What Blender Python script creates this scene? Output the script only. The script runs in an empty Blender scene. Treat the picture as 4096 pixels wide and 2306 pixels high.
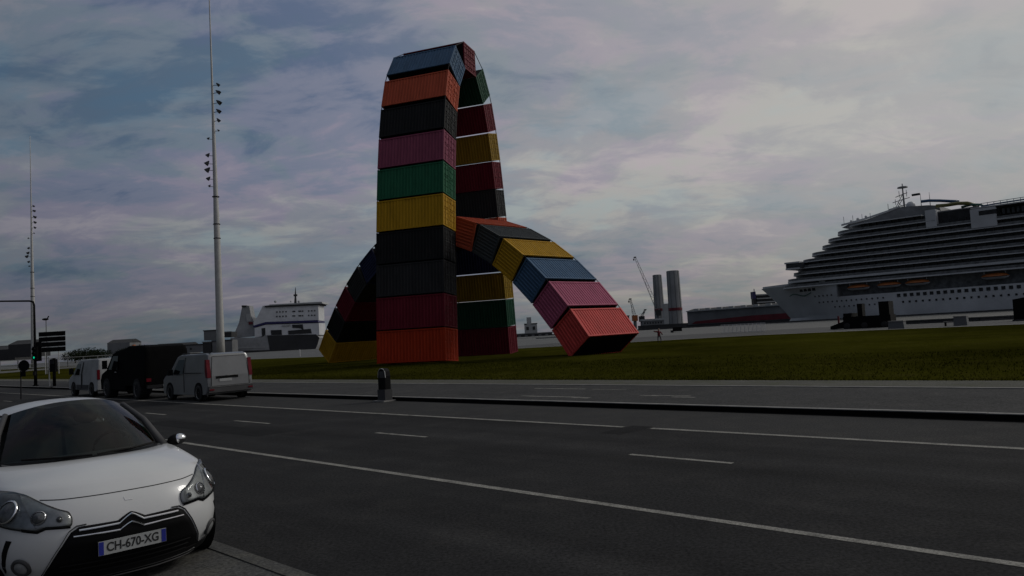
import bpy, math, random
import numpy as np
from mathutils import Vector, Matrix

random.seed(7)
scene = bpy.context.scene
COL = scene.collection

# ------------------------------------------------------------------ camera
FPX = 2923.07            # focal length in pixels of the 4096 px wide photograph
PITCH, ROLL, EYE = 0.062993, -0.057884, 2.0
cp, sp, cr, sr = math.cos(PITCH), math.sin(PITCH), math.cos(ROLL), math.sin(ROLL)
FWD = np.array([0, cp, sp]); R0 = np.array([1., 0, 0]); U0 = np.array([0, -sp, cp])
RGT = R0 * cr + U0 * sr; UPV = -R0 * sr + U0 * cr
cam_data = bpy.data.cameras.new('camera')
cam = bpy.data.objects.new('camera', cam_data); COL.objects.link(cam)
cam_data.sensor_width = 36.0; cam_data.lens = 36.0 * FPX / 4096
cam_data.clip_start = 0.1; cam_data.clip_end = 12000
M = Matrix(((RGT[0], UPV[0], -FWD[0], 0), (RGT[1], UPV[1], -FWD[1], 0), (RGT[2], UPV[2], -FWD[2], EYE), (0, 0, 0, 1)))
cam.matrix_world = M
scene.camera = cam

# ------------------------------------------------------------------ light
SUN_AZ = math.radians(66)      # clockwise from +Y
SUN_EL = math.radians(34)
sun_vec = Vector((math.sin(SUN_AZ) * math.cos(SUN_EL), math.cos(SUN_AZ) * math.cos(SUN_EL), math.sin(SUN_EL)))
sd = bpy.data.lights.new('sun', 'SUN'); sd.energy = 0.8; sd.angle = math.radians(14); sd.color = (1, 0.96, 0.9)
sun = bpy.data.objects.new('sun', sd); COL.objects.link(sun)
sun.rotation_euler = sun_vec.to_track_quat('Z', 'Y').to_euler()

world = bpy.data.worlds.new('World'); scene.world = world; world.use_nodes = True
wn, wl = world.node_tree.nodes, world.node_tree.links
wn.clear()
def N(t, **kw):
    n = wn.new(t)
    for k, v in kw.items(): setattr(n, k, v)
    return n
def wmath(op, a, b=None):
    n = N('ShaderNodeMath', operation=op)
    for i, x in enumerate((a, b)):
        if x is None: continue
        if isinstance(x, (int, float)): n.inputs[i].default_value = x
        else: wl.new(x, n.inputs[i])
    return n.outputs[0]
wo = N('ShaderNodeOutputWorld'); bg = N('ShaderNodeBackground'); bg.inputs[1].default_value = 0.1
sky = N('ShaderNodeTexSky', sky_type='NISHITA', sun_disc=False)
sky.sun_elevation = SUN_EL; sky.sun_rotation = SUN_AZ
tc = N('ShaderNodeTexCoord'); nrm = N('ShaderNodeVectorMath', operation='NORMALIZE'); wl.new(tc.outputs['Generated'], nrm.inputs[0])
sep = N('ShaderNodeSeparateXYZ'); wl.new(nrm.outputs[0], sep.inputs[0])
zc = wmath('ADD', wmath('MAXIMUM', sep.outputs[2], 0.0), 0.24)
comb = N('ShaderNodeCombineXYZ')
wl.new(wmath('DIVIDE', sep.outputs[0], zc), comb.inputs[0]); wl.new(wmath('DIVIDE', sep.outputs[1], zc), comb.inputs[1])
def cloud(scale, detail, rough, off, stretch=(1, 1.35, 1), dist=0.4):
    mp = N('ShaderNodeMapping'); mp.inputs['Location'].default_value = off; mp.inputs['Scale'].default_value = stretch
    wl.new(comb.outputs[0], mp.inputs[0])
    n = N('ShaderNodeTexNoise'); n.inputs['Scale'].default_value = scale; n.inputs['Detail'].default_value = detail
    n.inputs['Roughness'].default_value = rough; n.inputs['Distortion'].default_value = dist
    wl.new(mp.outputs[0], n.inputs['Vector']); return n.outputs['Fac']
def ramp(fac, stops):
    r = N('ShaderNodeValToRGB'); r.color_ramp.interpolation = 'EASE'
    el = r.color_ramp.elements
    while len(el) < len(stops): el.new(0.5)
    for e, (p, c) in zip(el, stops): e.position = p; e.color = (*c, 1)
    wl.new(fac, r.inputs[0]); return r.outputs[0]
big_n = cloud(0.95, 9, 0.6, (3.1, 1.7, 0)); fine_n = cloud(4.2, 8, 0.62, (7.3, 2.2, 4), (1, 1.5, 1), 0.5)
mixn = wmath('ADD', wmath('MULTIPLY', big_n, 0.68), wmath('MULTIPLY', fine_n, 0.32))
mixn = wmath('ADD', wmath('MULTIPLY', wmath('ADD', mixn, -0.5), 1.12), 0.515)
tint_n = cloud(1.5, 5, 0.6, (11.0, 4.0, 9), (1, 1.2, 1), 0.3)
cc0 = ramp(mixn, [(0.37, (0.80, 1.17, 1.62)), (0.455, (1.45, 1.72, 2.02)), (0.52, (2.02, 2.02, 2.24)), (0.62, (2.95, 2.86, 2.72))])
tm_ = N('ShaderNodeMix', data_type='RGBA', blend_type='MULTIPLY'); tm_.inputs[0].default_value = 1.0; wl.new(cc0, tm_.inputs[6])
wl.new(ramp(tint_n, [(0.38, (.90, 1.03, 1.07)), (0.48, (1.0, 1.0, 1.0)), (0.57, (1.08, .96, 1.07))]), tm_.inputs[7]); cc = tm_.outputs[2]
# brightness follows the veiled sun: brighter on its side, dimmer away from it and towards the horizon
dt = N('ShaderNodeVectorMath', operation='DOT_PRODUCT'); wl.new(nrm.outputs[0], dt.inputs[0]); dt.inputs[1].default_value = tuple(sun_vec)
glow = wmath('MAXIMUM', wmath('ADD', 0.82, wmath('MULTIPLY', dt.outputs['Value'], 1.12)), 0.12)
low = N('ShaderNodeMapRange'); low.inputs['From Min'].default_value = 0.0; low.inputs['From Max'].default_value = 0.22
low.inputs['To Min'].default_value = 0.62; low.inputs['To Max'].default_value = 1.0; wl.new(sep.outputs[2], low.inputs[0])
gl = wmath('MULTIPLY', glow, low.outputs[0])
warm = N('ShaderNodeMapRange'); warm.inputs['From Min'].default_value = 0.35; warm.inputs['From Max'].default_value = 0.95; wl.new(dt.outputs['Value'], warm.inputs[0])
wm_ = N('ShaderNodeMix', data_type='RGBA'); wl.new(wmath('MULTIPLY', warm.outputs[0], 0.8), wm_.inputs[0]); wl.new(cc, wm_.inputs[6]); wm_.inputs[7].default_value = (2.50, 2.38, 2.12, 1)
cool = N('ShaderNodeMapRange'); cool.inputs['From Min'].default_value = 0.45; cool.inputs['From Max'].default_value = -0.25; wl.new(dt.outputs['Value'], cool.inputs[0])
cl_ = N('ShaderNodeMix', data_type='RGBA', blend_type='MULTIPLY'); wl.new(cool.outputs[0], cl_.inputs[0]); wl.new(wm_.outputs[2], cl_.inputs[6]); cl_.inputs[7].default_value = (.90, 1.0, 1.13, 1)
sc = N('ShaderNodeVectorMath', operation='SCALE'); wl.new(cl_.outputs[2], sc.inputs[0]); wl.new(gl, sc.inputs['Scale'])
mx = N('ShaderNodeMix', data_type='RGBA'); mx.inputs[0].default_value = 0.93
wl.new(sky.outputs[0], mx.inputs[6]); wl.new(sc.outputs[0], mx.inputs[7])
wl.new(mx.outputs[2], bg.inputs[0]); wl.new(bg.outputs[0], wo.inputs[0])
scene.view_settings.view_transform = 'Standard'; scene.view_settings.look = 'None'
scene.view_settings.gamma = 1; scene.view_settings.exposure = 0.0
scene.view_settings.use_curve_mapping = False

# ------------------------------------------------------------------ frames
ER = np.array([-0.7256, 0.6881, 0.]); ER /= np.linalg.norm(ER)   # along the road (away, to the left)
EN = np.array([-ER[0] * 0 + ER[1], -ER[0], 0.])                  # across the road (away, to the right)
YAW = math.atan2(ER[1], ER[0])
def ray(px, py):
    d = FWD + (px - 2048) / FPX * RGT - (py - 1153) / FPX * UPV
    return d / np.linalg.norm(d)
def ground(px, py, z=0.):
    d = ray(px, py); return np.array([0, 0, EYE]) + d * (z - EYE) / d[2]
def depth(px, py, Y):
    d = ray(px, py); return np.array([0, 0, EYE]) + d * Y / d[1]
def W(s, n, z=0.): return ER * s + EN * n + np.array([0, 0, z])

# ------------------------------------------------------------------ materials
def new_mat(name):
    m = bpy.data.materials.new(name); m.use_nodes = True
    return m, m.node_tree.nodes, m.node_tree.links, m.node_tree.nodes['Principled BSDF']
def mat(name, col, rough=0.6, metal=0.0, var=0.15, scale=3.0, bump=0.0, bscale=40.0, spec=0.5, coat=0.0, col2=None, detail=6):
    m, n, l, b = new_mat(name)
    tcn = n.new('ShaderNodeTexCoord'); no = n.new('ShaderNodeTexNoise')
    no.inputs['Scale'].default_value = scale; no.inputs['Detail'].default_value = detail; no.inputs['Roughness'].default_value = 0.6
    l.new(tcn.outputs['Object'], no.inputs['Vector'])
    r = n.new('ShaderNodeValToRGB'); c2 = col2 or tuple(min(1, c * (1 + var)) for c in col)
    c1 = tuple(c * (1 - var) for c in col)
    r.color_ramp.elements[0].position = 0.3; r.color_ramp.elements[0].color = (*c1, 1)
    r.color_ramp.elements[1].position = 0.7; r.color_ramp.elements[1].color = (*c2, 1)
    l.new(no.outputs['Fac'], r.inputs[0]); l.new(r.outputs[0], b.inputs['Base Color'])
    b.inputs['Roughness'].default_value = rough; b.inputs['Metallic'].default_value = metal
    b.inputs['Specular IOR Level'].default_value = spec; b.inputs['Coat Weight'].default_value = coat
    if bump:
        nb = n.new('ShaderNodeTexNoise'); nb.inputs['Scale'].default_value = bscale; nb.inputs['Detail'].default_value = 5
        l.new(tcn.outputs['Object'], nb.inputs['Vector'])
        bp = n.new('ShaderNodeBump'); bp.inputs['Strength'].default_value = bump; bp.inputs['Distance'].default_value = 0.02
        l.new(nb.outputs['Fac'], bp.inputs['Height']); l.new(bp.outputs[0], b.inputs['Normal'])
    return m
def ground_mat(name, c1, c2, c3, s1, s2, s3, rough, bump, bs, spec=0.3):
    m, n, l, b = new_mat(name)
    tcn = n.new('ShaderNodeTexCoord')
    def nz(s, d, r=0.6):
        x = n.new('ShaderNodeTexNoise'); x.inputs['Scale'].default_value = s; x.inputs['Detail'].default_value = d
        x.inputs['Roughness'].default_value = r; l.new(tcn.outputs['Object'], x.inputs['Vector']); return x.outputs['Fac']
    r = n.new('ShaderNodeValToRGB'); r.color_ramp.elements[0].position = 0.32; r.color_ramp.elements[1].position = 0.68
    r.color_ramp.elements[0].color = (*c1, 1); r.color_ramp.elements[1].color = (*c2, 1); l.new(nz(s1, 5), r.inputs[0])
    r2 = n.new('ShaderNodeValToRGB'); r2.color_ramp.elements[0].position = 0.48; r2.color_ramp.elements[1].position = 0.75
    r2.color_ramp.elements[0].color = (0, 0, 0, 1); r2.color_ramp.elements[1].color = (1, 1, 1, 1); l.new(nz(s2, 6, 0.7), r2.inputs[0])
    mxx = n.new('ShaderNodeMix'); mxx.data_type = 'RGBA'; l.new(r2.outputs[0], mxx.inputs[0]); l.new(r.outputs[0], mxx.inputs[6]); mxx.inputs[7].default_value = (*c3, 1)
    sp_ = n.new('ShaderNodeMapRange'); sp_.inputs['From Min'].default_value = 0.35; sp_.inputs['From Max'].default_value = 0.7
    sp_.inputs['To Min'].default_value = 0.50; sp_.inputs['To Max'].default_value = 1.62; l.new(nz(s3, 3, 0.8), sp_.inputs[0])
    m2 = n.new('ShaderNodeVectorMath'); m2.operation = 'SCALE'; l.new(mxx.outputs[2], m2.inputs[0]); l.new(sp_.outputs[0], m2.inputs['Scale'])
    l.new(m2.outputs[0], b.inputs['Base Color']); b.inputs['Roughness'].default_value = rough; b.inputs['Specular IOR Level'].default_value = spec
    bp = n.new('ShaderNodeBump'); bp.inputs['Strength'].default_value = bump; bp.inputs['Distance'].default_value = 0.01
    l.new(nz(bs, 4, 0.8), bp.inputs['Height']); l.new(bp.outputs[0], b.inputs['Normal'])
    return m
MT = dict(
    asphalt=ground_mat('asphalt', (.022, .022, .0225), (.031, .031, .0315), (.040, .039, .038), .25, .9, 26, .95, .5, 120, .08),
    asphalt_lane=ground_mat('lane_asphalt', (.036, .036, .036), (.046, .046, .0455), (.055, .053, .05), .3, 1.1, 30, .93, .5, 120, .1),
    path=ground_mat('path', (.044, .044, .044), (.056, .056, .0555), (.07, .068, .065), .35, 1.3, 22, .93, .4, 90, .1),
    pave=ground_mat('pavement', (.066, .066, .064), (.085, .085, .082), (.11, .106, .09), .6, 2, 30, .92, .4, 90, .1),
    strip=ground_mat('strip', (.085, .085, .070), (.115, .113, .10), (.075, .08, .045), .4, 1.4, 25, .93, .4, 80, .1),
    quay=ground_mat('quay', (.085, .085, .08), (.115, .115, .109), (.065, .065, .058), .03, .11, 2, .7, .3, 4),
    darkquay=ground_mat('dark_quay', (.055, .055, .055), (.07, .07, .07), (.09, .09, .085), .05, .2, 4, .9, .3, 6),
    grass=ground_mat('grass', (.025, .0255, .002), (.037, .0365, .0045), (.044, .040, .009), .12, .9, 14, 1.0, 1.0, 30, .0),
    underfloor=mat('underfloor_steel', (.006, .006, .0065), .8, spec=.1), kerb_shade=mat('kerb_shade', (.006, .006, .006), .9, spec=.05), paint=ground_mat('road_paint', (.20, .195, .175), (.28, .27, .24), (.05, .049, .045), 2.5, 3.2, 40, .9, .3, 60),
    kerb=mat('kerb_stone', (.22, .213, .20), .85, var=.25, scale=3, bump=.4),
    soil=mat('soil', (.03, .028, .025), .95),
    water=mat('water', (.02, .03, .035), .15, bump=.6, bscale=.6),
    steel=mat('galvanised_steel', (.46, .46, .45), .55, .1, var=.12, scale=2),
    darksteel=mat('dark_steel', (.016, .016, .018), .65, var=.3, spec=.2),
    bars=mat('grey_bars', (.06, .06, .062), .6, spec=.2), rail=mat('white_rail', (.55, .55, .55), .5),
    blk=mat('black_paint', (.0042, .0042, .0046), .6, var=.3, spec=.12),
    rubber=mat('rubber', (.015, .015, .015), .85),
    glass=mat('dark_glass', (.006, .0075, .008), .08, var=.2, scale=2, spec=.32),
    chrome=mat('chrome', (.75, .76, .78), .15, 1.0, var=.05),
    white_car=mat('white_car_paint', (.62, .63, .63), .28, var=.03, scale=1.5, coat=.5),
    silver=mat('silver_van_paint', (.19, .195, .20), .35, .35, var=.12, scale=1.4, coat=.25),
    greyplastic=mat('grey_plastic', (.05, .05, .052), .7, var=.2),
    red_lens=mat('red_lens', (.13, .004, .012), .4, spec=.2),
    white_van=mat('white_van_paint', (.33, .335, .335), .5, var=.25, scale=1.2),
    ship=mat('ship_white', (.50, .51, .52), .5, var=.13, scale=.12, detail=9),
    shipgrey=mat('ship_grey', (.17, .175, .18), .6, var=.25, scale=.4, detail=8),
    shipdark=mat('ship_dark', (.028, .029, .031), .5, var=.4, scale=.5, spec=.25),
    shipglass=mat('ship_glass', (.04, .043, .047), .35, var=.6, scale=.5, spec=.3, detail=9),
    shiprail=mat('ship_rail_glass', (.13, .135, .14), .4, var=.5, scale=.6, spec=.3, detail=9), orange=mat('lifeboat_orange', (.34, .10, .02), .5, var=.25, scale=.7),
    blue=mat('slide_blue', (.02, .07, .16), .4), yellow=mat('slide_yellow', (.13, .12, .03), .4), green=mat('slide_green', (.02, .09, .07), .4),
    ferrywhite=mat('ferry_white', (.62, .63, .64), .5, var=.12, scale=.2, detail=9), ferryhull=mat('ferry_hull', (.27, .275, .28), .6, var=.25, scale=.2, detail=9), navy=mat('navy_band', (.02, .016, .09), .5), redfar=mat('far_red', (.13, .012, .02), .7, var=.3, scale=.2),
    fargrey=mat('far_grey', (.14, .145, .15), .8, var=.25, scale=.1), farlight=mat('far_light', (.36, .37, .37), .7, var=.2, scale=.1),
    tower=mat('tower_concrete', (.27, .275, .275), .8, var=.22, scale=.05), fardark=mat('far_dark', (.03, .031, .033), .9, var=.3, scale=.1),
    tree=mat('tree_leaves', (.016, .022, .012), 1.0, var=.5, scale=.6, spec=0), bark=mat('bark', (.05, .04, .03), .9),
    lorry=mat('lorry_black', (.0028, .0028, .003), .8, var=.4, spec=.06), lens=mat('lamp_lens', (.10, .105, .11), .12, .4, var=.4, scale=30), seat=mat('seat_cloth', (.035, .035, .036), .9), skin=mat('skin', (.35, .2, .14), .6), jacket=mat('jacket_red', (.12, .01, .015), .8), trousers=mat('trousers', (.012, .012, .015), .9),
    plate=mat('plate_white', (.38, .39, .385), .5, var=.05), plateblue=mat('plate_blue', (.02, .03, .28), .4), ink=mat('plate_ink', (.01, .01, .01), .6),
)
gm, gn, gl_, gb = new_mat('green_lamp'); gb.inputs['Base Color'].default_value = (0, .3, .2, 1)
gb.inputs['Emission Color'].default_value = (0.0, .75, .38, 1); gb.inputs['Emission Strength'].default_value = .9; MT['lamp'] = gm

gmm = MT['grass']; n_, l_ = gmm.node_tree.nodes, gmm.node_tree.links; b_ = n_['Principled BSDF']
t_ = n_.new('ShaderNodeTexCoord'); nz_ = n_.new('ShaderNodeTexNoise'); nz_.inputs['Scale'].default_value = .055; nz_.inputs['Detail'].default_value = 7; nz_.inputs['Roughness'].default_value = .65; l_.new(t_.outputs['Object'], nz_.inputs['Vector'])
rr_ = n_.new('ShaderNodeMapRange'); rr_.inputs['From Min'].default_value = .38; rr_.inputs['From Max'].default_value = .62; rr_.inputs['To Min'].default_value = .68; rr_.inputs['To Max'].default_value = 1.35; l_.new(nz_.outputs['Fac'], rr_.inputs[0])
src = b_.inputs['Base Color'].links[0].from_socket; sc2 = n_.new('ShaderNodeVectorMath'); sc2.operation = 'SCALE'; l_.new(src, sc2.inputs[0]); l_.new(rr_.outputs[0], sc2.inputs['Scale']); l_.new(sc2.outputs[0], b_.inputs['Base Color'])
rm = MT['asphalt']; n_, l_ = rm.node_tree.nodes, rm.node_tree.links; b_ = n_['Principled BSDF']
t_ = n_.new('ShaderNodeTexCoord'); mp_ = n_.new('ShaderNodeMapping'); mp_.inputs['Rotation'].default_value = (0, 0, -YAW); l_.new(t_.outputs['Object'], mp_.inputs[0])
nz_ = n_.new('ShaderNodeTexNoise'); nz_.inputs['Scale'].default_value = 1.0; nz_.inputs['Detail'].default_value = 4
m3 = n_.new('ShaderNodeMapping'); m3.inputs['Scale'].default_value = (.035, 1.35, 1); l_.new(mp_.outputs[0], m3.inputs[0]); l_.new(m3.outputs[0], nz_.inputs['Vector'])
rr_ = n_.new('ShaderNodeMapRange'); rr_.inputs['From Min'].default_value = .3; rr_.inputs['From Max'].default_value = .7; rr_.inputs['To Min'].default_value = .80; rr_.inputs['To Max'].default_value = 1.3; l_.new(nz_.outputs['Fac'], rr_.inputs[0])
src = b_.inputs['Base Color'].links[0].from_socket; sc2 = n_.new('ShaderNodeVectorMath'); sc2.operation = 'SCALE'; l_.new(src, sc2.inputs[0]); l_.new(rr_.outputs[0], sc2.inputs['Scale']); l_.new(sc2.outputs[0], b_.inputs['Base Color'])
def clear_glass(name, tint, refl):
    m, n, l, b = new_mat(name); n.remove(b); o = [x for x in n if x.type == 'OUTPUT_MATERIAL'][0]
    tr = n.new('ShaderNodeBsdfTransparent'); tr.inputs[0].default_value = (*tint, 1); gs = n.new('ShaderNodeBsdfGlossy'); gs.inputs['Roughness'].default_value = .04; gs.inputs[0].default_value = (refl, refl, refl, 1)
    fr_ = n.new('ShaderNodeFresnel'); fr_.inputs[0].default_value = 1.5; mx_ = n.new('ShaderNodeMixShader'); l.new(fr_.outputs[0], mx_.inputs[0]); l.new(tr.outputs[0], mx_.inputs[1]); l.new(gs.outputs[0], mx_.inputs[2]); l.new(mx_.outputs[0], o.inputs[0]); return m
MT['clear'] = clear_glass('window_glass', (.50, .56, .54), .62); MT['lamp_cover'] = clear_glass('lamp_cover', (.86, .88, .88), .8)
# ------------------------------------------------------------------ mesh helpers
class MB:
    def __init__(s): s.v = []; s.f = []
    def add(s, vs, fs):
        o = len(s.v); s.v += [tuple(map(float, v)) for v in vs]; s.f += [tuple(i + o for i in f) for f in fs]; return s
    def box(s, c, d, m=None):
        x, y, z = (k / 2 for k in d)
        vs = [Vector((a * x, b * y, e * z)) for a in (-1, 1) for b in (-1, 1) for e in (-1, 1)]
        if m is not None: vs = [m @ v for v in vs]
        vs = [v + Vector(c) for v in vs]
        return s.add(vs, [(0, 1, 3, 2), (4, 6, 7, 5), (0, 4, 5, 1), (2, 3, 7, 6), (0, 2, 6, 4), (1, 5, 7, 3)])
    def bx(s, x0, x1, y0, y1, z0, z1): return s.box(((x0 + x1) / 2, (y0 + y1) / 2, (z0 + z1) / 2), (abs(x1 - x0), abs(y1 - y0), abs(z1 - z0)))
    def prism(s, poly, a, b, axis='y'):
        n = len(poly)
        def P(p, q):
            if axis == 'y': return (p[0], q, p[1])
            if axis == 'z': return (p[0], p[1], q)
            return (q, p[0], p[1])
        vs = [P(p, a) for p in poly] + [P(p, b) for p in poly]
        fs = [tuple(range(n))[::-1], tuple(range(n, 2 * n))] + [(i, (i + 1) % n, n + (i + 1) % n, n + i) for i in range(n)]
        return s.add(vs, fs)
    def tube(s, pts, r, n=8, caps=True):
        pts = [Vector(p) for p in pts]; k = len(pts); rs = r if isinstance(r, (list, tuple)) else [r] * k; vs = []
        for i, p in enumerate(pts):
            t = (pts[min(i + 1, k - 1)] - pts[max(i - 1, 0)]).normalized()
            a = Vector((0, 0, 1)) if abs(t.z) < .9 else Vector((1, 0, 0))
            u = t.cross(a).normalized(); w = t.cross(u)
            for j in range(n):
                th = 2 * math.pi * j / n; vs.append(p + (u * math.cos(th) + w * math.sin(th)) * rs[i])
        fs = [(i * n + j, i * n + (j + 1) % n, (i + 1) * n + (j + 1) % n, (i + 1) * n + j) for i in range(k - 1) for j in range(n)]
        if caps: fs += [tuple(range(n))[::-1], tuple(range((k - 1) * n, k * n))]
        return s.add(vs, fs)
    def grid(s, P, closed=False):
        a, b = len(P), len(P[0])
        vs = [p for r in P for p in r]
        fs = [(i * b + j, i * b + (j + 1) % b, (i + 1) * b + (j + 1) % b, (i + 1) * b + j) for i in range(a - 1) for j in range(b if closed else b - 1)]
        return s.add(vs, fs)
    def lathe(s, prof, c=(0, 0, 0), n=16, axis='z'):
        P = []
        for r, h in prof:
            row = []
            for j in range(n):
                t = 2 * math.pi * j / n; a, b = r * math.cos(t), r * math.sin(t)
                q = (a, b, h) if axis == 'z' else ((a, h, b) if axis == 'y' else (h, a, b))
                row.append((q[0] + c[0], q[1] + c[1], q[2] + c[2]))
            P.append(row)
        return s.grid(P, True)
    def ball(s, c, r, n=10, sq=(1, 1, 1)):
        P = []
        for i in range(n + 1):
            ph = math.pi * i / n; P.append([(c[0] + r * sq[0] * math.sin(ph) * math.cos(2 * math.pi * j / (2 * n)), c[1] + r * sq[1] * math.sin(ph) * math.sin(2 * math.pi * j / (2 * n)), c[2] + r * sq[2] * math.cos(ph)) for j in range(2 * n)])
        return s.grid(P, True)
    def mesh(s, name):
        me = bpy.data.meshes.new(name); me.from_pydata(s.v, [], s.f); me.update(); return me
def obj(name, mb, m, parent=None, smooth=False, **kw):
    me = mb.mesh(name) if isinstance(mb, MB) else mb
    if not me.materials: me.materials.append(None)
    if smooth:
        for p in me.polygons: p.use_smooth = True
    o = bpy.data.objects.new(name, me); COL.objects.link(o)
    if m is not None: o.material_slots[0].link = 'OBJECT'; o.material_slots[0].material = MT[m] if isinstance(m, str) else m
    if parent: o.parent = parent
    for k, v in kw.items(): o[k] = v
    return o
def thing(name, label, cat, loc=(0, 0, 0), rz=0., group=None, mtx=None):
    o = bpy.data.objects.new(name, None); COL.objects.link(o); o.empty_display_size = .3
    if mtx is not None: o.matrix_world = mtx
    else: o.location = tuple(map(float, loc)); o.rotation_euler = (0, 0, rz)
    o['label'] = label; o['category'] = cat
    if group: o['group'] = group
    return o
def smooth_by_angle(o, a=35):
    me = o.data
    for p in me.polygons: p.use_smooth = True
    try: me.set_sharp_from_angle(angle=math.radians(a))
    except Exception: pass

# ------------------------------------------------------------------ ground, road, lawn, quay
def flat(name, sn, z, m, sub=None, **kw):
    mb = MB(); mb.add([tuple(W(a, b, z)) for a, b in sn], [tuple(range(len(sn)))]); return obj(name, mb, m, kind='structure', **kw)
def band(name, s0, s1, n0, n1, z0, z1, m):
    mb = MB(); P = [W(s, n, z) for z in (z0, z1) for s, n in ((s0, n0), (s1, n0), (s1, n1), (s0, n1))]
    mb.add(P, [(3, 2, 1, 0), (4, 5, 6, 7), (0, 1, 5, 4), (1, 2, 6, 5), (2, 3, 7, 6), (3, 0, 4, 7)]); return obj(name, mb, m, kind='structure')
water = flat('water', [(-4000, 300), (6000, 200), (6000, 6000), (-4000, 6000)], -4.0, 'water')
# the land: one sheet, edged by the quay wall
mb = MB(); outline = [(-400, -400), (900, -400), (900, 200), (330, 236), (330, 337), (-400, 337)]
tp = [tuple(W(a, b, -0.012)) for a, b in outline]; bt = [tuple(W(a, b, -6)) for a, b in outline]
mb.add(tp + bt, [tuple(range(6))] + [(i, (i + 1) % 6, 6 + (i + 1) % 6, 6 + i) for i in range(6)])
obj('ground', mb, 'quay', kind='structure')
flat('road', [(-60, 3.28), (420, 3.28), (420, 12.25), (-60, 12.25)], 0.0, 'asphalt')
flat('road', [(-60, 12.25), (420, 12.25), (420, 15.15), (-60, 15.15)], 0.0, 'asphalt_lane')
band('pavement', -60, 420, -14, 3.13, -.2, .09, 'pave')
FAR_EDGE = [(420, 66), (300, 63), (200, 65), (132, 66), (104, 65), (80, 65.5), (64, 69), (55, 75), (47, 82), (40, 86.3), (27, 86.5), (13, 84.5), (-10, 82), (-60, 80), (-120, 80)]
band('footpath', -60, 420, 15.3, 19.8, -.2, .115, 'path')
band('paved_strip', -60, 420, 19.93, 21.9, -.2, .12, 'strip')
# lawn as a gently uneven sheet
LS = sorted(set([f[0] for f in FAR_EDGE] + list(np.linspace(-120, 420, 60)) + list(np.linspace(0, 60, 40))))
def far_n(s):
    f = FAR_EDGE[::-1]; return float(np.interp(s, [a for a, b in f], [b for a, b in f]))
def lawn_z(s, n):
    e = min(1, (n - 21.9) / 3, max(0, (far_n(s) - n) / 3))
    return .12 + e * (.035 * math.sin(s * .33 + n * .21) + .03 * math.sin(n * .6 - s * .13))
mb = MB(); mb.grid([[tuple(W(s, 21.9 + (far_n(s) - 21.9) * t, lawn_z(s, 21.9 + (far_n(s) - 21.9) * t))) for t in np.linspace(0, 1, 50)] for s in LS])
obj('lawn', mb, 'grass', smooth=True, kind='structure')
mb = MB()
for a, b in zip(FAR_EDGE[:-1], FAR_EDGE[1:]):
    mb.add([W(a[0], a[1], .14), W(b[0], b[1], .14), W(b[0], b[1] + 1.1, .14), W(a[0], a[1] + 1.1, .14), W(a[0], a[1], 0), W(b[0], b[1], 0), W(b[0], b[1] + 1.1, 0), W(a[0], a[1] + 1.1, 0)],
           [(0, 1, 2, 3), (0, 4, 5, 1), (3, 2, 6, 7)])
obj('lawn_kerb', mb, 'kerb', kind='structure')
flat('quay_road', [(-120, 81), (-10, 83), (13, 85.6), (40, 87.4), (47, 83), (55, 76), (64, 70), (84, 66.6), (84, 118), (62, 131), (50, 135), (40, 137), (18, 134), (-120, 130)], -.004, 'darkquay')
# kerb stones, one by one where they can be told apart
kroot = obj('kerb', MB().bx(-60, -10, -.075, .075, -.12, .125), 'kerb', kind='structure'); kroot.location = tuple(W(0, 15.225, 0)); kroot.rotation_euler = (0, 0, YAW)
kst = MB().bx(-.494, .494, -.075, .075, -.12, .125).mesh('kerb_stone')
kst.materials.append(None)
for i in range(70):
    o = obj('kerb_stone', kst, 'kerb', kroot); o.location = (-9.5 + i, random.uniform(-.004, .004), random.uniform(-.003, .003))
kerb_foot_shade = flat('gutter', [(-60, 15.0), (420, 15.0), (420, 15.149), (-60, 15.149)], .0045, 'kerb_shade')  # dark strip painting the shade along the foot of the kerb
kfc = obj('kerb_face_shade', MB().bx(-60, 420, .0755, .079, -.1, .108), 'kerb_shade', kroot)  # thin dark sheet that puts the kerb face's shade into its colour
kf = obj('kerb_stone', MB().bx(61, 420, -.075, .075, -.12, .125), 'kerb', kroot); kf['kind'] = 'stuff'
k2 = obj('kerb', MB().bx(-60, 420, -.065, .065, -.12, .135), 'kerb', kind='structure'); k2.location = tuple(W(0, 19.865, 0)); k2.rotation_euler = (0, 0, YAW)
k3 = obj('kerb', MB().bx(-60, 420, -.075, .075, -.12, .10), 'pave', kind='structure'); k3.location = tuple(W(0, 3.205, 0)); k3.rotation_euler = (0, 0, YAW)
def marking(s0, s1, n0, n1, z=.004):
    mb = MB(); k = max(1, int(abs(s1 - s0) / 3)); ss = np.linspace(s0, s1, k + 1); P = []
    for s in ss: P.append([tuple(W(s, n0 + random.uniform(-.008, .008), z)), tuple(W(s, n1 + random.uniform(-.008, .008), z))])
    mb.grid(P); return obj('road_marking', mb, 'paint', kind='structure')
marking(-20, 120, 6.74, 6.86); marking(8.75, 110, 12.19, 12.33); marking(-20, 8.1, 12.21, 12.36)
marking(-20, -5, 12.05, 12.09)
k = 5.05
while k < 70: marking(k, k + 1.75, 9.60, 9.70); k += 6.75
marking(18.3, 19.9, 9.60, 9.70, .006)
# worn bicycle lane markings on the footpath
for a, b, c, d in ((14.6, 16.8, 18.5, 18.62), (13.0, 14.3, 18.45, 18.52), (13.0, 15.3, 16.2, 16.34), (12.6, 13.2, 16.05, 16.25), (10.0, 11.2, 17.05, 17.15), (9.7, 10.4, 16.75, 16.86), (10.9, 11.5, 16.95, 17.05)):
    marking(a, b, c, d, .119)
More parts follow.
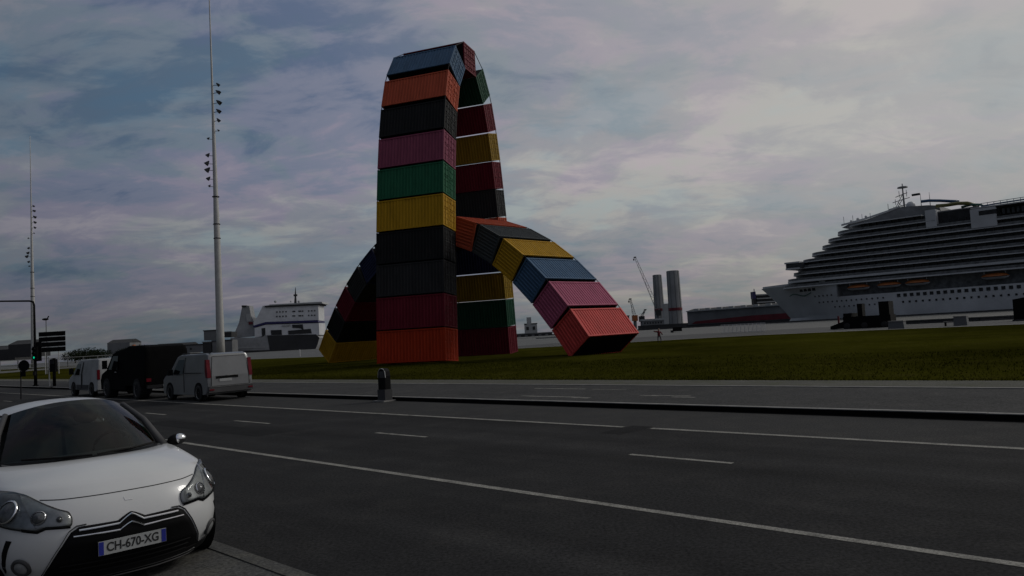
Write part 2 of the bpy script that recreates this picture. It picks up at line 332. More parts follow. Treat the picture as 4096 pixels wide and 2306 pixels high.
# repaired asphalt patches
for a, b, c, d in ((8.2, 8.7, 11.4, 12.5), (16, 23, 8.1, 8.9)): 
    flat('road_patch', [(a, c), (b, c), (b, d), (a, d)], .0035, mat('asphalt_patch', (.019, .019, .0195), .95, var=.2, scale=2, bump=.4, bscale=90, spec=.08))

# grass blades along the near part of the lawn
def grass_patch():
    V = []; F = []
    rs = np.random.RandomState(3)
    n = 46000
    s = rs.uniform(-6, 75, n); t = rs.power(1.0, n) ** 2.2; nn = 21.86 + t * 15
    for i in range(n):
        b = W(s[i], nn[i], lawn_z(s[i], nn[i]) - .01); h = rs.uniform(.03, .075) * (1 + .3 * t[i]); a = rs.uniform(0, math.pi); w = rs.uniform(.008, .018) * (1 + .6 * t[i])
        dx, dy = math.cos(a) * w, math.sin(a) * w; o = len(V)
        V += [(b[0] - dx, b[1] - dy, b[2]), (b[0] + dx, b[1] + dy, b[2]), (b[0] + rs.uniform(-.03, .03), b[1] + rs.uniform(-.03, .03), b[2] + h)]; F.append((o, o + 1, o + 2))
    mb = MB(); mb.v = V; mb.f = F; obj('grass', mb, 'grass', kind='stuff', label='short dark grass along the near edge of the lawn')
grass_patch()

# ------------------------------------------------------------------ shipping containers of the arches
CL, CW, CH = 6.06, 2.44, 2.59
def wave(x0, x1, per, dep):
    n = max(2, round((x1 - x0) / per)); p = (x1 - x0) / n; out = []
    for i in range(n):
        a = x0 + i * p; out += [(a, 0), (a + p * .25, 0), (a + p * .42, -dep), (a + p * .83, -dep)]
    out.append((x1, 0)); return out
def corr_mesh(name, x0, x1, f, a, b, per=.28, dep=.04):
    mb = MB(); w = wave(x0, x1, per, dep); mb.grid([[f(x, d, a) for x, d in w], [f(x, d, b) for x, d in w]]); return mb.mesh(name)
h2 = CH / 2 - .1; l2 = CL / 2 - .1
# local frame: x = long axis, y = outward from the arch (0..CW), z = along the arch
CM = {}
fr = MB()
for x in (-1, 1):
    for y in (0, 1):
        fr.bx(x * CL / 2 - x * .16, x * CL / 2, y * CW - (.14 if y else 0), y * CW + (0 if y else .14), -CH / 2 + .12, CH / 2 - .12)
        for z in (-1, 1): fr.bx(x * (CL / 2 + .004), x * (CL / 2 - .18), (CW - .165 if y else -.004), (CW + .004 if y else .165), z * (CH / 2 - .12), z * (CH / 2 + .002))
    for z in (-1, 1): fr.bx(x * CL / 2 - x * .12, x * CL / 2 - x * .002, .165, CW - .165, z * (CH / 2 - .13), z * (CH / 2 - .002))
for y in (0, 1):
    for z in (-1, 1): fr.bx(-CL / 2 + .18, CL / 2 - .18, (CW - .1 if y else .002), (CW - .002 if y else .1), z * (CH / 2 - .12), z * (CH / 2 - .004))
CM['frame'] = fr.mesh('container_frame')
CM['side_outer'] = corr_mesh('container_side', -CL / 2 + .16, CL / 2 - .16, lambda x, d, z: (x, CW - .02 + d, z), -h2, h2)
CM['side_inner'] = corr_mesh('container_side', -CL / 2 + .16, CL / 2 - .16, lambda x, d, z: (x, .02 - d, z), -h2, h2)
CM['roof'] = corr_mesh('container_roof', -CL / 2 + .12, CL / 2 - .12, lambda x, d, y: (x, y, CH / 2 - .03 + d), .1, CW - .1, .24, .02)
CM['floor'] = corr_mesh('container_floor', -CL / 2 + .12, CL / 2 - .12, lambda x, d, y: (x, y, -CH / 2 + .03 - d), .1, CW - .1, .4, .05)
CM['end'] = corr_mesh('container_end', .14, CW - .14, lambda y, d, z: (-CL / 2 + .03 - d, y, z), -h2, h2)
def door_mesh(side):
    y0, y1 = (.15, CW / 2 - .012) if side < 0 else (CW / 2 + .012, CW - .15)
    mb = MB(); mb.bx(CL / 2 - .09, CL / 2 - .045, y0, y1, -h2, h2)
    for k in range(5):
        zc = -h2 + (k + .5) * 2 * h2 / 5; mb.bx(CL / 2 - .045, CL / 2 - .015, y0 + .06, y1 - .06, zc - .17, zc + .17)
    return mb.mesh('container_door')
def bars_mesh(side):
    mb = MB(); y0, y1 = (.15, CW / 2) if side < 0 else (CW / 2, CW - .15)
    for q in (.25, .72):
        y = y0 + (y1 - y0) * q; mb.tube([(CL / 2 + .01, y, -h2 - .04), (CL / 2 + .01, y, h2 + .04)], .022, 6)
        for z in (-.9, -.35, .35, .9): mb.bx(CL / 2 - .02, CL / 2 + .03, y - .06, y + .06, z - .03, z + .03)
    mb.bx(CL / 2 + .015, CL / 2 + .04, y0 + .2, y1 - .15, -.17, -.13); return mb.mesh('locking_bar')
CM['doorL'], CM['doorR'], CM['barL'], CM['barR'] = door_mesh(-1), door_mesh(1), bars_mesh(-1), bars_mesh(1)
for m_ in CM.values(): m_.materials.append(None)
CC = dict(red=(.36, .028, .003), crimson=(.13, .005, .017), shadedgreen=(.006, .062, .032), slate=(.022, .022, .023), black=(.006, .0065, .007), yellow=(.42, .23, .006), green=(.012, .11, .052),
          pink=(.235, .055, .10), orange=(.42, .075, .032), blue=(.055, .115, .20), ochre=(.27, .165, .008), olive=(.10, .11, .01), coral=(.55, .062, .052), rose=(.38, .085, .155), darkblue=(.014, .018, .06), grey=(.045, .052, .055))
CMAT = {}
for k_, c_ in CC.items():
    m_, n_, l_, b_ = new_mat('container_paint_' + k_)
    t_ = n_.new('ShaderNodeTexCoord'); mp_ = n_.new('ShaderNodeMapping'); mp_.inputs['Scale'].default_value = (1.2, 1.2, .35); l_.new(t_.outputs['Object'], mp_.inputs[0])
    a_ = n_.new('ShaderNodeTexNoise'); a_.inputs['Scale'].default_value = 1.6; a_.inputs['Detail'].default_value = 8; a_.inputs['Roughness'].default_value = .65; l_.new(mp_.outputs[0], a_.inputs['Vector'])
    r_ = n_.new('ShaderNodeValToRGB'); r_.color_ramp.elements[0].position = .3; r_.color_ramp.elements[1].position = .72
    r_.color_ramp.elements[0].color = (*[x * .8 for x in c_], 1); r_.color_ramp.elements[1].color = (*[x * 1.15 + .004 for x in c_], 1)
    l_.new(a_.outputs['Fac'], r_.inputs[0])
    oi_ = n_.new('ShaderNodeObjectInfo'); ad_ = n_.new('ShaderNodeVectorMath'); ad_.operation = 'ADD'; l_.new(mp_.outputs[0], ad_.inputs[0]); l_.new(oi_.outputs['Location'], ad_.inputs[1]); l_.new(ad_.outputs[0], a_.inputs['Vector'])
    d_ = n_.new('ShaderNodeTexNoise'); d_.inputs['Scale'].default_value = 3.4; d_.inputs['Detail'].default_value = 9; d_.inputs['Roughness'].default_value = .75; l_.new(ad_.outputs[0], d_.inputs['Vector'])
    dr_ = n_.new('ShaderNodeValToRGB'); dr_.color_ramp.elements[0].position = .58; dr_.color_ramp.elements[1].position = .72; dr_.color_ramp.elements[0].color = (0, 0, 0, 1); dr_.color_ramp.elements[1].color = (.65, .65, .65, 1); l_.new(d_.outputs['Fac'], dr_.inputs[0])
    dm_ = n_.new('ShaderNodeMix'); dm_.data_type = 'RGBA'; l_.new(dr_.outputs[0], dm_.inputs[0]); l_.new(r_.outputs[0], dm_.inputs[6]); dm_.inputs[7].default_value = (.045 + c_[0] * .3, .028 + c_[1] * .3, .018 + c_[2] * .3, 1)
    l_.new(dm_.outputs[2], b_.inputs['Base Color']); b_.inputs['Roughness'].default_value = .62; b_.inputs['Specular IOR Level'].default_value = .16
    CMAT[k_] = m_
CNAME = dict(red='orange red', crimson='crimson', slate='slate grey', black='black', yellow='yellow', green='green', shadedgreen='shaded green', pink='magenta pink', orange='orange', blue='blue', ochre='ochre', olive='olive', coral='coral red', rose='rose pink', darkblue='dark blue', grey='dark grey')
def cat_pts(S, L, n):
    lo, hi = S / 60, S * 50
    for _ in range(100):
        a = (lo * hi) ** .5
        if 2 * a * math.sinh(S / 2 / a) > L: lo = a
        else: hi = a
    s = np.linspace(-L / 2, L / 2, n + 1); x = a * np.arcsinh(s / a); return x, a * math.cosh(S / 2 / a) - a * np.cosh(x / a)
def arch(c, psi, S, seg, n, zg, cols, words, group):
    x, z = cat_pts(S, seg * n, n)
    u = np.array([math.cos(psi), math.sin(psi), 0]); v = np.array([-math.sin(psi), math.cos(psi), 0]); w = np.array([0, 0, 1.])
    mats = []
    for i in range(n):
        p = c + v * x[i] + w * (z[i] + zg); q = c + v * x[i + 1] + w * (z[i + 1] + zg)
        t = (q - p) / np.linalg.norm(q - p); no = -np.cross(t, u); m = (p + q) / 2; zz = np.cross(u, no)
        mats.append(Matrix(((u[0], no[0], zz[0], m[0]), (u[1], no[1], zz[1], m[1]), (u[2], no[2], zz[2], m[2]), (0, 0, 0, 1))))
    for i in range(n):
        colr = cols[i]; cm = CMAT[colr]
        t = thing('shipping_container', words[i], 'container', group=group, mtx=mats[i])
        obj('frame', CM['frame'], cm, t)
        obj('side_panel', CM['side_outer'], cm, t); obj('side_panel', CM['side_inner'], cm, t)
        obj('roof_panel', CM['roof'], 'underfloor', t); obj('floor_panel', CM['floor'], 'underfloor', t); obj('end_panel', CM['end'], cm, t)
        d = obj('door', CM['doorL'], cm, t); obj('locking_bar', CM['barL'], 'bars' if colr in ('black', 'slate') else cm, d)
        d = obj('door', CM['doorR'], cm, t); obj('locking_bar', CM['barR'], 'bars' if colr in ('black', 'slate') else cm, d)
        if i < n - 1:
            inv = mats[i].inverted() @ mats[i + 1]
            for x_ in (-CL / 2 + .05, CL / 2 - .05):
                obj('tie_rod', MB().tube([(x_, CW - .04, -CH / 2 + .02), inv @ Vector((x_, CW - .04, CH / 2 - .02))], .035, 6), 'darksteel', t)
big_cols = ['red', 'crimson', 'slate', 'black', 'yellow', 'green', 'pink', 'black', 'orange', 'blue', 'crimson', 'shadedgreen', 'crimson', 'ochre', 'crimson', 'slate', 'orange', 'darkblue', 'ochre', 'shadedgreen', 'crimson']  # rear-leg greens and lower ochre darkened to carry shade under the arch
ords = ['lowest', 'second from the grass', 'third from the grass', 'fourth from the grass', 'fifth from the grass', 'sixth from the grass', 'seventh from the grass', 'eighth from the grass', 'ninth from the grass', 'tenth from the grass']
bw = []
for i, c_ in enumerate(big_cols):
    if i < 10: wd = f'{CNAME[c_]} shipping container, {ords[i]} in the front leg of the tall arch'
    elif i == 10: wd = 'crimson shipping container lying at the very top of the tall arch'
    else: wd = f'{CNAME[c_]} shipping container, {ords[20 - i]} in the rear leg of the tall arch'
    bw.append(wd)
arch(np.array([-5.4681, 66.0941, 0]), -.335385, 12.48, 2.673, 21, .0522, big_cols, bw, 'stacked containers of the tall arch')
sm_cols = ['coral', 'rose', 'blue', 'yellow', 'grey', 'orange', 'crimson', 'black', 'slate', 'black', 'darkblue', 'slate', 'crimson', 'black', 'yellow']
sw = []
for i, c_ in enumerate(sm_cols):
    if i < 7: wd = f'{CNAME[c_]} shipping container, {ords[i]} in the right leg of the low arch'
    elif i == 7: wd = 'black shipping container at the crown of the low arch between the tall legs'
    else: wd = f'{CNAME[c_]} shipping container, {ords[14 - i]} in the left leg of the low arch'
    sw.append(wd)
arch(np.array([-5.7547, 67.3708, 0]), .782054, 33.5656, 2.7491, 15, -.01, sm_cols, sw, 'stacked containers of the low arch')

# ------------------------------------------------------------------ white hatchback in the foreground
ZK = [.16, .30, .45, .60, .72, .80, .86, .93]
NX = [-.12, -.03, 0., -.02, -.07, -.13, -.20, -.30]
WK = [.80, .855, .872, .875, .87, .855, .845, .82]
LK = [.62, .62, .62, .64, .68, .72, .76, .80]
def cs(t, z, off=0.):
    def f(t, z):
        n0 = np.interp(z, ZK, NX); w = np.interp(z, ZK, WK); L = np.interp(z, ZK, LK); e = .8
        return np.array([n0 - L + L * abs(math.cos(t)) ** e, w * math.copysign(abs(math.sin(t)) ** e, t), z])
    p = f(t, z)
    if off:
        a = f(t + .02, z) - f(t - .02, z); b = f(t, z + .02) - f(t, z - .02); n = np.cross(a, b); n /= np.linalg.norm(n) + 1e-9
        if n[0] * .5 + n[1] * math.sin(t) < 0: n = -n
        p = p + n * off
    return p
def patch(poly, off, rings=7, sub=4, depth_in=0.0):
    pts = []
    for i in range(len(poly)):
        a, b = np.array(poly[i]), np.array(poly[(i + 1) % len(poly)])
        for k in range(sub): pts.append(a + (b - a) * k / sub)
    pts = np.array(pts); c = pts.mean(0); mb = MB(); P = []
    P.append([tuple(cs(q[0], q[1], -.01)) for q in pts])
    for r in range(rings): P.append([tuple(cs(*(c + (q - c) * (1 - r / rings)), off)) for q in pts])
    mb.grid(P, True); mb.add([tuple(cs(c[0], c[1], off))] + P[-1], [(0, i + 1, (i + 1) % len(pts) + 1) for i in range(len(pts))]); return mb
def strip(pts, w, off, sub=6, th=.012):
    q = []
    for a, b in zip(pts[:-1], pts[1:]):
        for k in range(sub): q.append(np.array(a) + (np.array(b) - np.array(a)) * k / sub)
    q.append(np.array(pts[-1])); mb = MB(); P = []
    for i, p in enumerate(q):
        c = cs(p[0], p[1], off); up = cs(p[0], p[1] + w / 2, off); dn = cs(p[0], p[1] - w / 2, off); bk = cs(p[0], p[1] - w / 2, -.01); bu = cs(p[0], p[1] + w / 2, -.01)
        f = cs(p[0], p[1], off + th * .5); P.append([tuple(bu), tuple(up), tuple(f), tuple(dn), tuple(bk)])
    return mb.grid(P)
mir = lambda L_: [(-a, b) for a, b in L_][::-1]
cmt = Matrix.Translation(Vector(W(6.62, 2.235, .09))) @ Matrix.Rotation(YAW + math.pi - .035, 4, 'Z')
car = thing('parked_car', 'white hatchback with registration CH-670-XG parked at the near pavement', 'car', mtx=cmt)
# lower shell: rings of constant height around the nose, then back along the flanks
TH = [-math.pi / 2 * (1 - (1 - abs(k)) ** 1.0) * (1 if k > 0 else -1) * -1 for k in np.linspace(-1, 1, 49)]
REAR = -3.95
def ring(z, inset=0.):
    front = [cs(t, z) for t in TH]; w = np.interp(z, ZK, WK)
    xb = front[0][0]; back = np.linspace(xb, REAR + .35, 14)[1:]
    def side(sg): 
        out = []
        for x in back: out.append(np.array([x, sg * (w + .012 * math.sin((x + .7) * 1.0)), z]))
        out.append(np.array([REAR + .12, sg * (w - .1), z])); out.append(np.array([REAR, sg * (w - .35), z])); out.append(np.array([REAR, sg * .2, z])); return out
    return side(-1)[::-1] + front + side(1)
rings = [[tuple(p) for p in ring(z)] for z in [.16, .2, .25, .30, .38, .45, .52, .60, .66, .72, .76, .80, .83, .855, .875]]
# shoulder, bonnet and window base
top = ring(.875); nT = len(top); nS = 16
def inner(i):
    if nS <= i < nS + 49:
        k = (i - nS - 24) / 24.0; y = .74 * math.copysign(abs(k) ** .85, k) if k else 0.; return np.array([-.93 - .52 * abs(y / .74) ** 2.2, y, 1.0 - .02 * (y / .74) ** 2])
    x = top[i][0]; sg = -1 if i < nS else 1; f = min(1, max(0, (-.7 - x) / 3)); x2 = -1.45 + (REAR + .3 + 1.45) * min(1, max(0, (x - top[nS][0]) / (REAR - top[nS][0])))
    yy = .74 if abs(top[i][1]) > .6 else abs(top[i][1]); return np.array([x2, sg * yy, .99 + .03 * f])
NB = 12
for r in range(1, NB + 1):
    f = r / NB; row = []
    for i in range(nT):
        a, b = top[i], inner(i); p = a + (b - a) * f; bul = .045 if nS <= i < nS + 49 else .02
        z = a[2] + (b[2] - a[2]) * (1 - (1 - f) ** 1.6) + bul * math.sin(math.pi * f) * (.4 + .6 * math.cos(min(1, abs(p[1]) / .8) * math.pi / 2)); row.append((p[0], p[1], z))
    rings.append(row)
o = obj('body', MB().grid(rings), 'white_car', car); smooth_by_angle(o, 50)
hood = lambda i, f: Vector(rings[14 + int(round(f * NB))][i])
WB = [inner(i) for i in range(nS, nS + 49)]
def roofedge(k): return np.array([-1.64 - .40 * abs(k) ** 2.3, .53 * k, 1.505 - .115 * abs(k) ** 2.4])
RE = [roofedge((i - 24) / 24) for i in range(49)]
P = []
for r in range(9):
    f = r / 8; P.append([tuple(WB[i] * (1 - f) + RE[i] * f + np.array([.05, 0, .03]) * math.sin(math.pi * f)) for i in range(2, 47)])
obj('windscreen', MB().grid(P), 'clear', car, smooth=True)
P = []
for r in range(9):
    f = r / 8; x = -1.64 + (-3.45 + 1.64) * f; row = []
    for i in range(49):
        k = (i - 24) / 24; row.append((x - .40 * abs(k) ** 2.3 * (1 - f), .53 * k * (1 + .04 * math.sin(math.pi * f)), 1.505 - .115 * abs(k) ** 2.4 + .02 * math.sin(math.pi * f) - .12 * f * f))
    P.append(row)
obj('roof', MB().grid(P), 'white_car', car, smooth=True)
for sg in (-1, 1):
    A = np.array([-1.45, sg * .738, .985]); Bp = np.array([-2.03, sg * .53, 1.388]); Cc = np.array([-3.4, sg * .53, 1.27]); D = np.array([-3.65, sg * .735, 1.025])
    P = [[tuple(A + (D - A) * t) for t in np.linspace(0, 1, 9)], [tuple(Bp + (Cc - Bp) * t) for t in np.linspace(0, 1, 9)]]
    obj('side_window', MB().grid(P), 'clear', car)
    pill = MB().tube([tuple(A + np.array([.06, 0, -.02])), tuple((A + Bp) / 2 + np.array([.04, sg * .012, .045])), tuple(Bp + np.array([.02, 0, .01]))], [.045, .03, .026], 8)
    obj('pillar', pill, 'greyplastic', car, smooth=True)
    obj('pillar', MB().tube([tuple(Bp + (D - Bp) * 0 + np.array([-.65, 0, -.03])), (-2.62, sg * .738, 1.0)], .035, 6), 'blk', car)
    mr = obj('door_mirror', MB().ball((-1.40, sg * .865, 1.01), .078, 8, (.7, 1.1, .75)), 'blk', car, smooth=True)
    obj('mirror_glass', MB().ball((-1.45, sg * .87, 1.01), .064, 8, (.35, 1.05, .8)), 'chrome', mr, smooth=True)
    obj('mirror_cap', MB().ball((-1.385, sg * .893, 1.014), .068, 8, (.7, 1.05, .8)), 'chrome', mr, smooth=True)
    obj('mirror_arm', MB().tube([(-1.44, sg * .70, .97), (-1.42, sg * .84, .985)], .035, 6), 'blk', mr)
    for xw in (-.84, -3.30):
        w_ = obj('wheel', MB().lathe([(.02, sg * .72), (.30, sg * .72), (.315, sg * .75), (.315, sg * .86), (.29, sg * .885), (.22, sg * .88)], (xw, 0, .315), 28, 'y'), 'rubber', car, smooth=True)
        rim = MB().lathe([(.215, sg * .875), (.20, sg * .86), (.19, sg * .80), (.02, sg * .80)], (xw, 0, .315), 28, 'y')
        for q in range(5):
            a = q * 2 * math.pi / 5; rim.box((xw + .11 * math.cos(a), sg * .87, .315 + .11 * math.sin(a)), (.19, .02, .05), Matrix.Rotation(-a, 3, 'Y'))
        obj('rim', rim, 'steel', w_)
        obj('wheel_arch', MB().lathe([(.33, sg * .60), (.36, sg * .885), (.345, sg * .888), (.02, sg * .70)], (xw, 0, .32), 28, 'y'), 'blk', car)
obj('tailgate_window', MB().grid([[(-3.46, y, 1.375 - .4 * y * y) for y in (-.5, 0, .5)], [(-3.78, y, 1.03) for y in (-.62, 0, .62)]]), 'glass', car)
obj('dashboard', MB().prism([(-1.02, .80), (-1.00, .965), (-1.35, 1.0), (-1.62, .98), (-1.68, .80)], -.68, .68, 'y'), 'greyplastic', car)
obj('cabin_floor', MB().bx(-3.6, -1.0, -.68, .68, .32, .5), 'blk', car)
for y in (-.36, .36):
    st = obj('seat', MB().prism([(-2.0, .5), (-2.0, .70), (-2.45, .66), (-2.68, 1.18), (-2.80, 1.18), (-2.66, .5)], y - .24, y + .24, 'y'), 'seat', car)
    obj('headrest', MB().ball((-2.74, y, 1.28), .12, 8, (.5, 1.15, .85)), 'seat', st, smooth=True)
sw_ = MB(); P = []
for k in range(21):
    a = k * math.pi / 10; c = Vector((-1.78 + .07 * math.sin(a), .36 + .18 * math.cos(a), .98 + .17 * math.sin(a))); P.append(tuple(c))
obj('steering_wheel', sw_.tube(P, .016, 6), 'blk', car, smooth=True)
obj('rear_seat', MB().prism([(-3.0, .5), (-3.0, .75), (-3.3, .75), (-3.45, 1.1), (-3.55, 1.1), (-3.5, .5)], -.6, .6, 'y'), 'seat', car)
obj('rear_view_mirror', MB().box((-1.76, 0, 1.39), (.03, .22, .07)), 'blk', car)
obj('headlining', MB().grid([[(-1.9, y, 1.46 - .3 * y * y) for y in (-.46, 0, .46)], [(-3.4, y, 1.33 - .3 * y * y) for y in (-.48, 0, .48)]]), 'seat', car)
obj('cowl', MB().grid([[tuple(WB[i] + np.array([.035, 0, .004])) for i in range(1, 48)], [tuple(WB[i] + np.array([-.03, 0, .022])) for i in range(1, 48)]]), 'blk', car)
obj('underbody', MB().bx(-3.75, -.55, -.72, .72, .14, .3), 'blk', car)
# grille mouth, trims and lights, all set on the curved nose
gr = [(0, .115), (.2, .116), (.38, .122), (.6, .13), (.76, .145), (.78, .18), (.71, .24), (.64, .31), (.56, .40), (.49, .475), (.43, .54), (.36, .572), (.30, .574), (.07, .570), (.03, .60), (0, .622)]
gl2 = gr + mir(gr)[1:-1]
o = obj('grille', patch(gl2, .004, 9, 3), 'blk', car, smooth=True)
for zz in (.19, .235, .28): obj('grille_bar', strip([(-.55, zz), (0, zz - .01), (.55, zz)], .010, .006), 'blk', o)
rim_ = [(.30, .585), (.38, .582), (.45, .545), (.51, .475), (.58, .40), (.66, .31), (.73, .24), (.80, .18), (.785, .138), (.6, .120), (.38, .112), (.2, .106), (0, .105)]
obj('grille_trim', strip(rim_ + [(-a, b) for a, b in rim_[::-1]][1:], .010, .006, 4), 'greyplastic', car)
low = [(.74, .160), (.6, .142), (.38, .134), (.2, .128), (0, .127)]
obj('grille_chrome', strip(low + [(-a, b) for a, b in low[::-1]][1:], .008, .012, 4), 'chrome', car)
obj('chevron_bar', strip([(-.36, .547), (-.2, .546), (-.06, .546), (-.03, .575), (0, .603), (.03, .575), (.06, .547), (.2, .546), (.36, .545)], .013, .013, 3), 'chrome', car)
obj('chevron_bar', strip([(-.41, .503), (-.2, .498), (-.06, .494), (-.03, .518), (0, .541), (.03, .518), (.06, .493), (.2, .497), (.42, .497)], .012, .013, 3), 'chrome', car)
seam = [(-.70, .800), (-.5, .789), (-.17, .785), (.17, .784), (.5, .788), (.70, .800)]
obj('bonnet_seam', strip(seam, .006, .0015, 8, .001), 'blk', car)
LT = [(.79, .868), (.615, .79), (.5, .712), (.42, .686), (.405, .612), (.44, .585), (.66, .597), (.75, .576), (.95, .602), (1.08, .622), (1.10, .68), (.98, .76)]
def chaikin(p, n=2):
    for _ in range(n):
        q = []
        for i in range(len(p)):
            a, b = p[i], p[(i + 1) % len(p)]; q += [(a[0] * .82 + b[0] * .18, a[1] * .82 + b[1] * .18), (a[0] * .18 + b[0] * .82, a[1] * .18 + b[1] * .82)]
        p = q
    return p
LT = chaikin([(1.28, .868), (1.0, .862), (.84, .838), (.74, .802), (.605, .750), (.50, .714), (.43, .694), (.405, .640), (.42, .592), (.46, .585), (.66, .598), (.76, .578), (.90, .590), (1.10, .608), (1.30, .625), (1.38, .70), (1.38, .80)])
gm2 = mat('headlight_reflector', (.36, .37, .375), .3, .35, var=.25, scale=14); MT['reflector'] = gm2
for sg in (1, -1):
    pl = LT if sg > 0 else mir(LT)
    ph = obj('headlight', patch(pl, .003, 7, 1), 'reflector', car, smooth=True)
    outl = [(sg * a, b) for a, b in LT] + [(sg * LT[0][0], LT[0][1])]
    obj('headlight_trim', strip(outl, .008, .005, 1, .004), 'greyplastic', ph)
    obj('lens_cover', patch(pl, .018, 4, 1), 'lamp_cover', ph, smooth=True)
    obj('headlight_divider', strip([(sg * .93, .852), (sg * .84, .72), (sg * .76, .60)], .012, .008, 6), 'chrome', ph)
    obj('headlight_trim', strip([(sg * .43, .583), (sg * .66, .594), (sg * .75, .572), (sg * .93, .594)], .022, .004, 5, .004), 'blk', ph)
    for (t, z, r) in ((1.10, .725, .088), (.72, .675, .052), (.52, .645, .022)):
        c = cs(sg * t, z, .010); nn = Vector(cs(sg * t, z, .10) - c).normalized(); q = nn.to_track_quat('Z', 'Y').to_matrix().to_4x4(); q.translation = Vector(c)
        for nm, prof, mm in (('lamp_ring', [(r, -.004), (r * 1.12, .004), (r * .96, .010)], 'chrome'), ('lamp_lens', [(r * .94, .002), (r * .6, .016), (.003, .022)], 'lens')):
            l_ = obj(nm, MB().lathe(prof, n=20), mm, ph, smooth=True); l_.matrix_local = q
    c = cs(sg * .98, .30, .004); nn = Vector(cs(sg * .98, .30, .10) - c).normalized(); q = nn.to_track_quat('Z', 'Y').to_matrix().to_4x4(); q.translation = Vector(c)
    fg = obj('fog_light', MB().lathe([(.080, -.012), (.076, .006), (.058, .008), (.052, .002)], n=24), 'greyplastic', car, smooth=True); fg.matrix_local = q
    obj('fog_lens', MB().lathe([(.052, .002), (.035, .012), (.002, .014)], n=24), 'reflector', fg, smooth=True)
    sl = [(1.08, .515), (1.17, .52), (1.27, .42), (1.30, .32), (1.28, .24), (1.24, .26), (1.21, .36), (1.15, .45)]
    obj('light_slot', patch(sl if sg > 0 else mir(sl), .003, 4, 3), 'blk', car)
    obj('washer_nozzle', MB().ball((-.86, sg * .31, 1.0), .018, 6, (1, 1.3, .6)), 'blk', car)
    obj('wiper', MB().tube([(-.955, -.02 + sg * .02, 1.02), (-1.00, sg * .30, 1.03), (-1.14, sg * .56, 1.04)], .012, 5), 'blk', car)
lipp = [(.2, .17), (.6, .175), (.95, .19), (1.25, .2)]
obj('lower_lip', strip([(-a, b - .02) for a, b in lipp[::-1]] + [(a, b - .02) for a, b in lipp], .055, .012, 5), 'blk', car)
pm = obj('number_plate', MB().bx(.004, .016, -.26, .26, .322, .432), 'plate', car)
for sg in (-1, 1): obj('plate_band', MB().bx(.016, .018, sg * .222, sg * .258, .325, .429), 'plateblue', pm)
def text(s_, size, parent, mtx, m, name='lettering', ext=.0008):
    c = bpy.data.curves.new(name, 'FONT'); c.offset = .0018; c.body = s_; c.size = size; c.align_x = 'CENTER'; c.align_y = 'CENTER'; c.extrude = ext
    tmp = bpy.data.objects.new('tmp', c); COL.objects.link(tmp); bpy.context.view_layer.update()
    me = bpy.data.meshes.new_from_object(tmp.evaluated_get(bpy.context.evaluated_depsgraph_get())); bpy.data.objects.remove(tmp)
    o = bpy.data.objects.new(name, me); COL.objects.link(o); me.materials.clear(); me.materials.append(MT[m]); o.parent = parent; o.matrix_local = mtx; return o
# letters read from the front of the car: text x = car +y, text up = z
tm = Matrix(((0, 0, 1, .0175), (1, 0, 0, 0), (0, 1, 0, .3765), (0, 0, 0, 1)))
t_ = text('CH-670-XG', .098, pm, tm @ Matrix.Scale(.82, 4, (1, 0, 0)), 'ink')
obj('badge', strip([(-.02, .735), (-.016, .715), (.012, .712)], .006, .002, 3, .002), 'chrome', car)

# ------------------------------------------------------------------ vans and lorry queueing at the lights
def wheel(parent, x, y, r, w, sg):
    o = obj('wheel', MB().lathe([(.02, y), (r * .96, y), (r, y + sg * .03), (r, y + sg * (w - .03)), (r * .93, y + sg * w), (r * .66, y + sg * w)], (x, 0, r), 24, 'y'), 'rubber', parent, smooth=True)
    obj('rim', MB().lathe([(r * .66, y + sg * (w - .01)), (r * .6, y + sg * (w - .05)), (.02, y + sg * (w - .04))], (x, 0, r), 16, 'y'), 'steel', o)
def loft_body(profile, halfw, tumble=.10, bev=.12):
    # profile: side outline (x, z) closed; extruded over the width with rounded, slightly leaning flanks
    zmax = max(p[1] for p in profile); zmid = zmax * .5; P = []
    for k in (-1, -.985, -.93, -.8, 0, .8, .93, .985, 1):
        ins = {1: bev, .985: bev * .35, .93: bev * .06}.get(abs(k), 0); row = []
        cx = sum(p[0] for p in profile) / len(profile)
        for x, z in profile:
            lean = tumble * max(0, (z - zmid) / (zmax - zmid)) ** 1.5
            zz = z - ins * (.6 if z > zmid else -.2); xx = x + (ins if x < cx else -ins) * (.6 if abs(x - cx) > 1 else .2)
            row.append((xx, k * (halfw - lean), zz))
        P.append(row)
    mb = MB().grid(P, True); n = len(profile); mb.add(P[0], [tuple(range(n))]); mb.add(P[-1], [tuple(range(n))[::-1]]); return mb
# silver van. local x = forward (away, along the road), y = towards the camera, z up; x=0 rear face
vm = Matrix.Translation(Vector(W(29.19, 13.73, 0))) @ Matrix.Rotation(YAW, 4, 'Z')
van = thing('silver_van', 'silver panel van with tall red tail lights, last in the queue of vehicles', 'van', mtx=vm)
prof = [(.0, .42), (-.03, .6), (.0, 1.0), (.10, 1.75), (.16, 1.88), (.4, 1.94), (2.85, 1.93), (3.15, 1.86), (3.75, 1.22), (4.3, 1.02), (4.47, .85), (4.52, .5), (4.45, .28), (3.9, .24), (.6, .24), (.1, .28)]
o = obj('body', loft_body(prof, .95, .14, .10), 'silver', van); smooth_by_angle(o, 40)
tg = obj('tailgate', MB().grid([[(-.045 + .0 * k, y, .62) for k in (0,) for y in np.linspace(-.78, .78, 7)], [(-.022, y, 1.02) for y in np.linspace(-.77, .77, 7)], [(.03, y, 1.4) for y in np.linspace(-.73, .73, 7)], [(.085, y, 1.78) for y in np.linspace(-.68, .68, 7)]]), 'silver', van)
